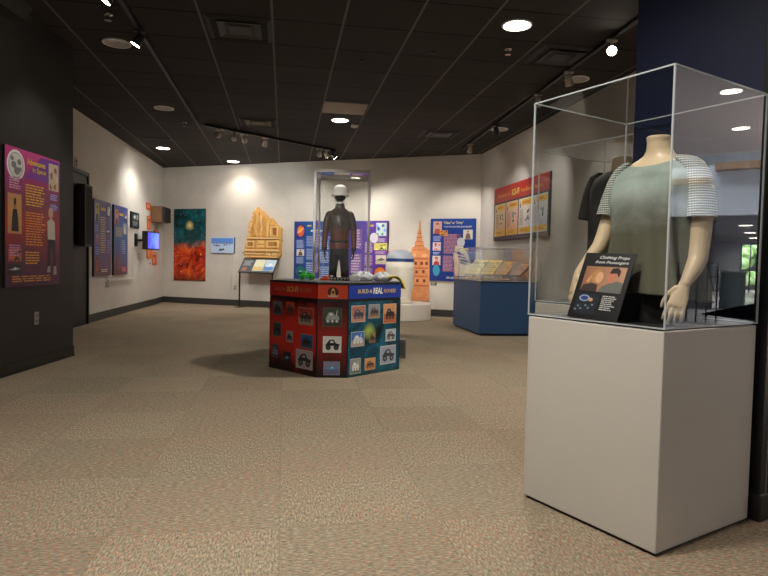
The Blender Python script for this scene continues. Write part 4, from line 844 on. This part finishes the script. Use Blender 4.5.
for sx in (-1,1):
    q = MB(); q.ball((sx*.105,-.05,.045), .05,.13,.045, gbl); q.loft([((sx*.10,0,.02),.055,.062),((sx*.10,0,.16),.058,.064)], gbl, 14); fused('boot', q, .008, mn, 2, gbl)
b = MB(); ringloft(b, [(.895,0,0,.166,.118,2.3),(.94,0,0,.162,.116,2.3),(1.02,0,0,.150,.108,2.2),(1.15,0,0,.160,.114,2.2),(1.28,0,0,.178,.122,2.2),(1.38,0,0,.188,.114,2.2),(1.44,0,.005,.165,.092,2.2),(1.475,0,.01,.115,.076,2.0),(1.50,0,.012,.082,.070,2.0),(1.56,0,.012,.072,.068,2.0)], lea, 40, lambda t,j,u: (1+.025*sin(7*t+j*1.3), 0), True)
for sx in (-1,1): b.ball((sx*.165,.005,1.385), .072,.070,.070, lea); b.loft([((sx*.165,.005,1.40),.058,.064),((sx*.203,.005,1.32),.060,.064),((sx*.222,0,1.22),.056,.060),((sx*.233,-.005,1.10),.051,.054),((sx*.238,-.02,.98),.045,.048),((sx*.238,-.035,.88),.041,.043)], lea, 18)
fused('jacket', b, .008, mn, 2, lea)
q = MB()
for x, z in ((-.05,1.255),(-.02,1.26),(.01,1.26),(.04,1.255),(-.04,1.235),(.03,1.235)): q.ball((x,-.128,z), .009,.006,.009, mat('badge_silver',(210,206,200),.25,1.0), 8, 6)
q.build('badges', mn)
q = MB(); ringloft(q, [(.985,0,0,.158,.114,2.2),(1.02,0,0,.156,.113,2.2)], mat('belt_leather',(52,34,26),.4), 40); o = q.build('belt', mn, True); md = o.modifiers.new('t','SOLIDIFY'); md.thickness = .012; md.offset = 1
for sx in (-1,1):
    q = MB(); q.loft([((sx*.238,-.03,.91),.047,.05),((sx*.238,-.038,.86),.036,.04)], gbl, 14); sk_ = skin; skin = gbl; hand(q, (sx*.238,-.04,.87), (0,-.1,-1), (-sx*.3,-1,0), (sx*1,-.3,0), .18, .45); skin = sk_; fused('glove', q, .006, mn, 2, gbl)
q = MB(); q.loft([((0,.01,1.50),.058,.058),((0,.008,1.58),.054,.056)], hbm, 16); q.ball((0,-.005,1.665), .078,.096,.112, hbm, 22, 16); q.ball((0,-.098,1.655), .013,.02,.022, hbm, 10, 8); q.ball((0,-.075,1.605), .035,.025,.018, hbm, 12, 8)
for sx in (-1,1): q.ball((sx*.078,.005,1.66), .012,.022,.032, hbm, 8, 8)
fused('head', q, .005, mn, 2, hbm)
hw = mat('white_helmet', (246,243,236), .3); q = MB()
q.lathe([(.150,1.690),(.146,1.700),(.128,1.722),(.124,1.755),(.112,1.795),(.088,1.828),(.05,1.848),(.012,1.853)], hw, 32, Matrix.Translation((0,-.008,-.015))); hel = q.build('helmet', mn, True)
q = MB()
for sx in (-1,1): q.loft([((sx*.118,-.01,1.70),.008,.010),((sx*.09,-.04,1.62),.006,.009),((sx*.03,-.088,1.565),.005,.008)], hw, 8)
q.ball((0,-.088,1.565), .04,.018,.018, hw, 12, 8); q.build('chin_strap', hel, True)

# ------------------------------------------------------------------ round plinth with the white domed prop
rp = MB(); rp.lathe([(.54,0),(.56,.01),(.56,.285),(.55,.293)], paint('round_plinth_paint',(214,204,190),.02,.5), 48); o = rp.build('round_plinth', smooth=False); o.matrix_world = Matrix.Translation((2.10,10.72,0)); tag(o, 'low round cream plinth near the back wall', 'plinth')
rb = thing('barrel_prop', 'cream rounded barrel shaped prop with one blue band on the round plinth', 'prop', Matrix.Translation((2.06,10.62,.294)))
crm = mat('cream_plastic', (232,224,206), .35); gry = mat('pale_grey_cap', (176,182,192), .35); blu = mat('cap_blue', (44,66,130), .35)
q = MB(); q.lathe([(.17,.0),(.20,.02),(.215,.14),(.235,.24),(.255,.34),(.26,.62),(.255,.74)], crm, 36); q.build('body', rb, True)
q = MB(); q.lathe([(.255,.74),(.25,.80),(.238,.85),(.20,.91),(.12,.95),(.01,.962)], gry, 36); q.build('cap', rb, True)
q = MB(); q.lathe([(.259,.745),(.256,.80)], blu, 36, None, False); q.build('blue_band', rb, True)
q = MB(); q.lathe([(.24,0),(.24,.03),(.22,.06),(.2,.08)], mat('cream_base',(206,196,180),.4), 30); q.build('base_ring', rb, True)

# ------------------------------------------------------------------ blue display case with books on the right wall
b1 = mat('case_blue', (40,74,120), .5); 
bc = thing('book_display_cabinet', 'blue floor standing base of the book display on the right wall', 'cabinet', Matrix.Translation((2.75,8.15,0)))
CX, CY = .85, 1.36
q = MB(); q.box(0,CX,0,CY,.03,.765,paint('case_blue_paint',(50,80,116),.03,.5)); q.build('cabinet_body', bc, bevel=.004); q = MB(); q.box(.03,CX,.03,CY-.03,0,.03,BLACK); q.build('kick_base', bc); q = MB(); q.box(-.004,CX,-.004,CY+.004,.765,.778,mat('case_rim',(24,32,48),.4)); q.build('top_rim', bc)
q = MB(); q.box(-.007,-.004,.02,.12,.715,.765,mat('label_dark',(50,56,54),.4)); q.build('label_plate', bc)
ac = thing('acrylic_cover', 'clear acrylic cover over the open books on the right wall', 'display case', Matrix.Translation((2.75,8.15,0)), 'clear display covers'); acrylic_box(ac, CX, CY, .78, 1.262, .008)
pg = mat('page_cream', (236,224,190), .7); 
def book(label, x, y_, rz, tilt, w_, h_, cover, page, th=.03, lie=False, standc=None):
    M = Matrix.Translation((2.75+x, 8.15+y_, .779)) @ Matrix.Rotation(radians(rz), 4, 'Z')
    o = thing('open_book' if standc else 'book', label, 'book', M, 'books in the blue display case')
    T = Matrix.Translation((0,0,.07 if standc else .0)) @ Matrix.Rotation(radians(-tilt), 4, 'X') if not lie else Matrix.Rotation(radians(-90), 4, 'X') @ Matrix.Translation((0,-th-.001,-h_/2))
    q = MB(); q.box(-w_/2, w_/2, -th*.2, 0, 0, h_, mat('cover_%d_%d_%d' % cover, cover, .5), T); q.box(-w_/2, w_/2, -th, -th*.8, 0, h_, mat('cover_%d_%d_%d' % cover), T); q.build('cover', o)
    q = MB(); q.box(-w_/2+.004, w_/2-.006, -th*.8, -th*.2, .004, h_-.004, pg, T); q.build('pages', o)
    q = MB(); q.box(-w_/2+.01, w_/2-.01, -th-.001, -th, .012, h_-.012, mat('page_%d_%d_%d' % page, page, .6), T)
    for k in range(5): q.box(-w_/2+.03, w_/2-.03-.03*(k%2), -th-.0016, -th-.001, h_*(.2+.13*k), h_*(.23+.13*k), C(150,120,96), T)
    q.build('printed_page', o)
    if standc:
        q = MB(); q.add([(-w_*.4,.0,0),(w_*.4,0,0),(w_*.4,-.03,.07),(-w_*.4,-.03,.07),(-w_*.4,.20,0),(w_*.4,.20,0),(w_*.4,.03,.28),(-w_*.4,.03,.28)], [(0,1,2,3),(4,5,6,7),(3,2,6,7)], translucent('stand_acrylic',(220,224,224),.25,.1)); q.build('book_stand', o)
bk = [('cream magazine on a clear stand at the far left of the book case',.17,.98,-62,48,.30,.34,(220,206,150),(240,228,170)),
      ('yellow page magazine on a clear stand second from the left in the book case',.30,.62,-62,46,.27,.33,(200,150,90),(240,214,140)),
      ('tan page magazine on a clear stand in the middle of the book case',.42,.36,-60,50,.24,.33,(150,96,60),(226,176,110)),
      ('dark covered book on a clear stand at the right of the book case',.58,.20,-58,58,.22,.34,(40,24,24),(214,164,130))]
for lb, x, y_, rz, tl, w_, h_, cv_, pg_ in bk: book(lb, x, y_, rz, tl, w_, h_, cv_, pg_, .022, False, True)
for k, (x, y_, rz, cv_, pg_, lb) in enumerate(((.12,.40,-30,(190,90,60),(226,170,130),'orange covered book lying flat at the left front of the book case'),(.20,.16,-20,(214,196,170),(240,230,210),'cream booklet lying flat at the front corner of the book case'),(.36,.12,-12,(196,110,90),(232,190,160),'pink edged booklet lying flat at the front of the book case'),(.12,.75,-40,(206,120,90),(236,200,170),'salmon booklet lying flat behind the orange book'))):
    book(lb, x, y_, rz, 0, .20, .14, cv_, pg_, .02, True)

# ------------------------------------------------------------------ ceiling fixtures
ring_m = mat('downlight_ring', (236,232,226), .3, .1); dim_m = mat('downlight_reflector', (196,188,180), .25, .1)
lit_m = mat('lit_lens', (255,244,226), .5, 0, 14.0)
def downlight(label, x, y_, lit=True, power=95, r=.115, spot=True, ang=130, colr=(1,.95,.88)):
    o = thing('downlight', label, 'ceiling light', Matrix.Translation((x,y_,ZC)), 'recessed ceiling downlights')
    q = MB(); q.lathe([(r+.018,-.001),(r+.018,-.008),(r,-.010),(r,-.001)], ring_m, 32, None, False); q.build('trim_ring', o, True)
    tr_ = list(o.children)[0] if o.children else o; q = MB()
    if lit: q.lathe([(.001,-.006),(r,-.006)], lit_m, 32, None, False); q.build('lens', o)
    else: q.lathe([(r,-.008),(r*.75,-.004),(r*.35,-.003),(.001,-.003)], dim_m, 32, None, False); q.build('reflector', o, True)
    if spot and lit:
        l = bpy.data.lights.new('downlight_lamp', 'SPOT'); l.energy = power; l.spot_size = radians(ang); l.spot_blend = .6; l.shadow_soft_size = .09; l.color = colr
        lo = bpy.data.objects.new('downlight_lamp', l); col.objects.link(lo); lo.parent = o; lo.location = (0,0,-.03)
    return o
downlight('unlit silver ringed downlight near the left track at the top left', -1.63, 6.26, False)
downlight('unlit silver downlight beside the left track, second from the viewer', -1.667, 8.777, False)
downlight('lit downlight nearest the left wall corner', -2.277, 11.92, True, 48)
downlight('lit downlight close to the back wall left of the costume case', -1.088, 13.10, True, 24)
downlight('lit downlight beside the pale ceiling tile', .776, 8.851, True, 110)
downlight('large lit downlight near the top of the photo, right of centre', 1.952, 5.012, True, 150)
downlight('unlit silver downlight under the right track, nearest the blue column', 3.159, 6.278, False)
downlight('unlit silver downlight under the right track, nearest the back wall', 3.20, 8.816, False)
downlight('lit downlight over the open floor, the nearer mirrored in the foreground case', 7.095, 1.459, True, 60)
downlight('lit downlight over the open floor, the further mirrored in the foreground case', 9.231, 1.40, True, 60)
downlight('lit downlight above the viewpoint', -.35, 1.2, True, 75)
downlight('lit downlight behind the viewpoint near the black wall', -1.2, 2.6, True, 45)
downlight('lit downlight above the front of the foreground case', .40, 1.75, True, 105)
# vents
vm = mat('vent_black', (30,28,27), .6); vg = mat('vent_grey', (58,55,53), .5)
def vent(label, x, y_, s=.30):
    o = thing('ceiling_vent', label, 'air vent', Matrix.Translation((x,y_,ZC)), 'ceiling air vents')
    def ring(a, c, z0, z1, m, nm):
        q = MB(); P = [(-1,-1),(1,-1),(1,1),(-1,1)]; vs = [(p[0]*a,p[1]*a,z0) for p in P]+[(p[0]*c,p[1]*c,z1) for p in P]
        q.add(vs, [(i,(i+1)%4,(i+1)%4+4,i+4) for i in range(4)], m); q.build(nm, o)
    ring(s, s*.86, -.002, -.018, vm, 'frame'); ring(s*.86, s*.62, -.018, -.004, mat('vent_dark',(8,8,8),.8), 'throat'); ring(s*.66, s*.46, -.022, -.006, vg, 'cone'); ring(s*.46,s*.34,-.006,-.014,vm,'inner_cone')
    q = MB(); q.box(-s*.34,s*.34,-s*.34,s*.34,-.018,-.012,mat('vent_mid',(42,40,39),.5)); q.build('core_plate', o)
vent('square black air vent at the top left of centre', -.42, 5.63, .285); vent('square black air vent near the angled back track', -.41, 9.30, .285); vent('square black air vent at the top right beside the right track', 2.66, 5.65, .285); vent('square black air vent furthest back on the right', 2.40, 9.38, .285)
q = MB(); q.box(-.28,.28,-.05,.05,-.012,0,vm); q.box(-.24,.24,-.015,.015,-.014,-.012,mat('vent_dark')); o = q.build('ceiling_vent'); o.matrix_world = Matrix.Translation((-2.25,11.0,ZC)); tag(o, 'narrow black slot vent near the left wall', 'air vent', 'ceiling air vents')
q = MB(); q.box(0,.575,0,.575,-.006,0,mat('pale_tile',(168,154,142),.8)); o = q.build('ceiling_tile'); o.matrix_world = Matrix.Translation((.488,7.885,ZC)); tag(o, 'single pale ceiling tile in front of the costume case', 'ceiling tile')
q = MB(); q.box(-.05,.05,-.04,.04,-.03,0,mat('sensor_white',(206,200,190),.5)); q.lathe([(.018,-.045),(.02,-.03)],mat('sensor_white'),12); o = q.build('ceiling_sensor'); o.matrix_world = Matrix.Translation((1.02,9.12,ZC)); tag(o, 'small white sensor on the ceiling beside the lit downlight', 'sensor')
# sprinklers
def sprinkler(label, x, y_):
    o = thing('sprinkler_head', label, 'sprinkler', Matrix.Translation((x,y_,ZC)), 'ceiling sprinklers'); ch = mat('chrome', (200,196,190), .2, 1.0)
    q = MB(); q.lathe([(.04,0),(.038,-.008),(.015,-.012)], ch, 18); q.build('escutcheon', o, True); q = MB(); q.lathe([(.011,-.012),(.011,-.05)], ch, 10); q.build('stem', o); q = MB(); q.lathe([(.03,-.055),(.03,-.051)], ch, 14); q.build('deflector', o)
sprinkler('sprinkler head in the top left beside the left track', -1.516, 5.546); sprinkler('sprinkler head below the large downlight on the right', 2.088, 5.575); sprinkler('sprinkler head at the far end of the left track', -1.529, 9.62)
for k, (x, y_) in enumerate(((.758,6.204),(1.409,5.815),(-1.72,12.2),(.56,11.2),(2.0,9.9))): 
    q = MB(); q.lathe([(.028,0),(.028,-.012),(.012,-.02)], mat('black_plastic'), 14); o = q.build('ceiling_dome'); o.matrix_world = Matrix.Translation((x,y_,ZC)); tag(o, ('tiny dark ceiling dome in front of the pale tile','tiny dark ceiling dome right of the pale tile','tiny dark ceiling dome by the left corner','tiny dark ceiling dome above the costume case','tiny dark ceiling dome near the far right vent')[k], 'sensor', 'tiny ceiling domes')
# track rails and heads
def rail(label, a, c):
    a = Vector(a); c = Vector(c); o = MB(); L = (c-a).length; o.box(0,L,-.018,.018,-.035,0,mat('track_black',(18,18,18),.4)); o.box(0,L,-.006,.006,-.0365,-.035,mat('track_slot',(60,58,56),.4)); r_ = o.build('track_rail'); r_.matrix_world = frame(a, c-a); tag(r_, label, 'light track', 'light tracks'); return r_
TZ = ZC-.001
rail('light track on the left side of the ceiling', (-1.31,1.5,TZ), (-1.32,9.42,TZ)); rail('angled light track parallel to the back wall', (-1.23,9.60,TZ), (.90,11.16,TZ)); rail('light track along the right side of the ceiling', (2.80,3.6,TZ), (3.09,10.35,TZ))
def head(label, p, aim, power=60, ang=40, dark=False, soft=.03, colr=(1,.96,.90), glow=25):
    p = Vector(p); o = thing('track_light', label, 'spotlight', Matrix.Translation(p), 'track spotlights')
    hm = mat('track_head_silver', (196,186,174), .3, .15) if not dark else mat('track_head_black', (24,23,22), .4)
    d = (Vector(aim)-p); d = d.normalized(); piv = Vector((0,0,-.12))
    q = MB(); q.box(-.05,.05,-.016,.016,-.055,-.036,hm); q.tube([(0,0,-.05),(0,0,-.12)], .012, hm, 10); q.build('stem', o)
    q = MB(); q.loft([(piv-d*.05,.018,.018),(piv-d*.045,.034,.034),(piv+d*.015,.038,.038),(piv+d*.06,.046,.046)], hm, 20, None, None, True); shd = q.build('shade', o, True)
    q = MB(); q.loft([(piv+d*.0605,.040,.040),(piv+d*.062,.040,.040)], mat('track_lens_%d' % glow, (255,244,224), .4, 0, glow), 18); q.build('lens', shd)
    if power:
        l = bpy.data.lights.new('track_lamp', 'SPOT'); l.energy = power; l.spot_size = radians(ang); l.spot_blend = .7; l.shadow_soft_size = soft; l.color = colr
        lo = bpy.data.objects.new('track_lamp', l); col.objects.link(lo); lo.parent = o; lo.location = piv+d*.075; lo.rotation_euler = d.to_track_quat('-Z', 'Y').to_euler()
cool = (.86,.95,1.0)
head('added fill spotlight on the left track out of view aimed at the costume', (-1.31,3.5,TZ), (.72,8.2,1.75), 260, 14, True)  # unseen head, added to brighten helmet and costume from the front
head('added fill spotlight on the right track hidden by the blue column', (2.80,3.75,TZ), (2.15,10.7,.9), 240, 20, True)  # extra unseen head, put in to light the barrel prop from the front
head('black spotlight on the left track aimed at the black wall poster', (-1.31,5.75,TZ), (-2.24,5.75,1.5), 18, 70, True)
head('spotlight at the top left edge of the photo on the left track', (-1.31,4.85,TZ), (-2.3,4.7,1.6), 10, 60, True)
bw = lambda x, z: LB+DN*sB(x)+Vector((0,0,z))
tr2 = lambda f: Vector((-1.23+2.13*f, 9.60+1.56*f, TZ))
head('leftmost small spotlight on the angled back track', tr2(.10), LN+LD*sL(11.9)+Vector((0,0,2.4)), 46, 30, False, .03, cool)
head('second small spotlight from the left on the angled back track', tr2(.20), bw(-2.1,1.3), 36, 70, False)
head('third small spotlight from the left on the angled back track', tr2(.27), bw(-.8,1.5), 44, 90, False, .03, cool)
head('fourth small spotlight from the left on the angled back track', tr2(.42), bw(-1.2,.9), 26, 100, False)
head('fifth small spotlight on the angled back track, above the costume case', tr2(.86), bw(.4,1.3), 42, 80, False)
head('sixth small spotlight on the angled back track, above the costume case', tr2(.92), bw(1.7,1.3), 42, 80, False)
head('rightmost small spotlight on the angled back track, dark and hanging lower', tr2(.98), bw(2.6,1.3), 46, 80, True)
tr3 = lambda y_: Vector((2.80+.29*(y_-3.6)/6.75, y_, TZ))
head('bright spotlight on the right track closest to the blue column', tr3(5.05), (1.40,2.20,1.1), 60, 46, False, .035)
head('silver spotlight on the right track in front of an unlit downlight', tr3(5.95), (3.6,6.6,1.6), 14, 60, False, .03, (1,.93,.84), 1)
head('spotlight on the right track just left of the foreground case corner', tr3(6.80), (3.3,8.8,1.2), 40, 80, False)
head('black spotlight on the right track above the wide red panel', tr3(8.4), (3.6,9.4,1.6), 16, 70, True)
head('small silver spotlight at the far end of the right track', tr3(9.85), bw(3.2,1.2), 40, 80, False)

# ------------------------------------------------------------------ open lobby to the right (mirrored in the case)
lw = paint('lobby_white', (222,225,230), .02, .7); lf = mat('lobby_floor_grey', (150,146,144), .35); lwood = wood('lobby_oak', (150,116,84), (176,140,104))
b = MB(); b.quad((4.6,-10,0),(38,-10,0),(38,10,0),(4.6,10,0), lf); struct(b.build('floor_lobby'))
b = MB(); b.quad((4.6,8,ZC),(11.2,8,ZC),(11.2,-6,ZC),(4.6,-6,ZC), paint('lobby_ceiling_paint',(206,196,192),.02,.8)); struct(b.build('ceiling_lobby_near'))
b = MB(); b.box(11.2,11.4,-9,6,ZC,5.5,lw); struct(b.build('wall_lobby_near'))
b = MB(); b.box(16,16.3,-9,6,2.37,3.6,lw); struct(b.build('wall_lobby_bulkhead')); b = MB(); b.quad((16.3,6,2.38),(32,6,2.38),(32,-9,2.38),(16.3,-9,2.38),mat('lobby_soffit',(120,118,118),.8)); struct(b.build('ceiling_lobby'))
b = MB(); b.box(15.85,16.02,-9,.2,3.15,3.30,lwood); b.box(15.7,16.02,.35,6,3.45,3.62,lwood); struct(b.build('trim_4'))
b = MB(); b.box(16.4,17,-9,.28,0,2.37,mat('lobby_side_grey',(84,84,88),.7)); struct(b.build('wall_lobby_side'))
ldk = mat('lobby_dark', (120,120,122), .7)
b = MB(); b.box(32,32.2,-9,-.22,0,2.4,ldk); b.box(32,32.2,.50,6,0,2.4,ldk); b.box(32,32.2,-.22,.50,2.3,2.4,ldk); struct(b.build('wall_lobby_end'))
b = MB(); b.box(22,22.2,-9,9,3.6,9,lw); struct(b.build('wall_lobby_upper'))
dm = mat('door_frame_dark',(26,26,28),.4); b = MB()
for y_ in (-.22,.14,.46): b.box(31.95,32.02,y_-.02,y_+.03,0,2.3,dm)
b.box(31.95,32.02,-.22,.5,1.02,1.08,dm); b.box(31.95,32.02,-.22,.5,2.24,2.3,dm); struct(b.build('door_2'))
t = NT('hedge_leaves', .8); Pq = t.coords('Object'); t.color(t.ramp(t.noise(Pq, 2.5, 5, .7), [(.35, rgb(90,140,60)), (.5, rgb(180,220,150)), (.62, rgb(240,248,244))])); hv = MB(); r = random.Random(3)
for k in range(60): hv.ball((36+r.uniform(-.5,.5), r.uniform(-3,4), r.uniform(.2,3.2)), .5,.5,.45, t.m, 9, 6)
o = hv.build('hedge', smooth=True); tag(o, 'bright green hedge outside the far lobby doors', 'hedge', None, 'stuff')
wg = thing('wing_model', 'pointed black wing shaped model on a post in the open lobby', 'model', Matrix.Translation((5,1.49,0))); q = MB(); wk = mat('wing_black',(14,14,16),.4)
q.add([(0,0,.614),(.10,.55,.575),(-.10,.55,.575),(0,.55,.77),(.14,1.6,.52),(-.14,1.6,.52),(0,1.6,.95)], [(0,1,3),(0,3,2),(0,2,1),(1,4,6,3),(3,6,5,2),(2,5,4,1),(4,5,6)], wk); q.build('wing', wg); q = MB(); q.box(-.05,.05,.9,1.0,0,.57,wk); q.box(-.25,.25,.7,1.2,0,.03,wk); q.build('post', wg)
rl = thing('railing', 'black open railing standing in the lobby', 'railing', Matrix.Translation((12,.05,0)))
for k in range(6): q = MB(); q.box(-.02,.02,k*.17-.012,k*.17+.012,0,1.15,blk); q.build('post', rl)
for z in (.62,.88,1.14): q = MB(); q.box(-.015,.015,0,.86,z-.012,z+.012,blk); q.build('rail', rl)
pl = thing('planter', 'grey green counter block in the lobby', 'counter', Matrix.Translation((17.2,.42,0))); q = MB(); q.box(0,.6,0,.55,0,.95,mat('counter_grey',(110,124,124),.6)); q.build('body', pl, bevel=.01); q = MB(); q.box(-.03,.63,-.03,.58,.95,1.0,mat('counter_top',(150,156,156),.4)); q.build('top', pl)

def area(name, loc, rot, sx, sy, e, c=(1,1,1)):
    l = bpy.data.lights.new(name, 'AREA'); l.shape = 'RECTANGLE'; l.size = sx; l.size_y = sy; l.energy = e; l.color = c
    o = bpy.data.objects.new(name, l); col.objects.link(o); o.location = loc; o.rotation_euler = rot; return o
def spot(name, loc, aim, e, ang, c=(1,1,1), soft=.15):
    l = bpy.data.lights.new(name, 'SPOT'); l.energy = e; l.spot_size = radians(ang); l.spot_blend = .8; l.shadow_soft_size = soft; l.color = c
    o = bpy.data.objects.new(name, l); col.objects.link(o); o.location = loc; o.rotation_euler = (Vector(aim)-Vector(loc)).to_track_quat('-Z','Y').to_euler(); return o
area('lobby_skylight', (13.6,-1,7.5), (0,radians(-6),0), 3.5, 8, 800, (.88,.94,1.0))
spot('lobby_ceiling_fill', (7.8,-3.2,1.4), (8.3,.5,3.08), 420, 130, (1,.95,.92)); spot('lobby_ceiling_fill', (9.0,4.6,1.4), (8.3,1.4,3.08), 420, 130, (1,.95,.92))  # two unseen spots put in to brighten the lobby ceiling for its reflection
spot('lobby_wall_fill', (12.4,-1.5,3.0), (16,.4,2.9), 170, 120, (.92,.96,1.0)); spot('lobby_hall_lamp', (24,.2,2.3), (24.5,.2,0), 1100, 160, (.95,.97,1.0)); spot('lobby_hall_lamp', (18.5,.6,2.3), (18.6,.6,0), 900, 160, (.95,.97,1.0)); spot('lobby_hall_lamp', (29.5,.2,2.2), (30.5,.2,0), 500, 160, (.95,.97,1.0)); spot('lobby_floor_fill', (9,1.2,3.0), (9,1.2,0), 500, 140, (1,.96,.92))  # bulkhead wall and near floor spots are added fill for the reflection
for k, (x_, y_) in enumerate(((20,.75),(24,.6),(28,.5))): downlight(('nearest','middle','furthest')[k]+' round lit downlight in the low lobby hall towards the glass doors', x_, y_, True, 1, .2, False).location.z = 2.375
area('outdoor_daylight', (33.2,0,5), (0,radians(-50),0), 2, 8, 2500, (1,1,1))

# ------------------------------------------------------------------ world and colour
w = bpy.data.worlds.new('world'); scn.world = w; w.use_nodes = True
w.node_tree.nodes['Background'].inputs[0].default_value = (.95,.97,1.0,1); w.node_tree.nodes['Background'].inputs[1].default_value = .17
scn.view_settings.view_transform = 'Standard'; scn.view_settings.look = 'None'; scn.view_settings.exposure = 0.95
scn.cycles.max_bounces = 8; scn.cycles.transparent_max_bounces = 24; scn.cycles.glossy_bounces = 4; scn.cycles.diffuse_bounces = 4; scn.cycles.sample_clamp_indirect = 4; scn.cycles.caustics_reflective = False
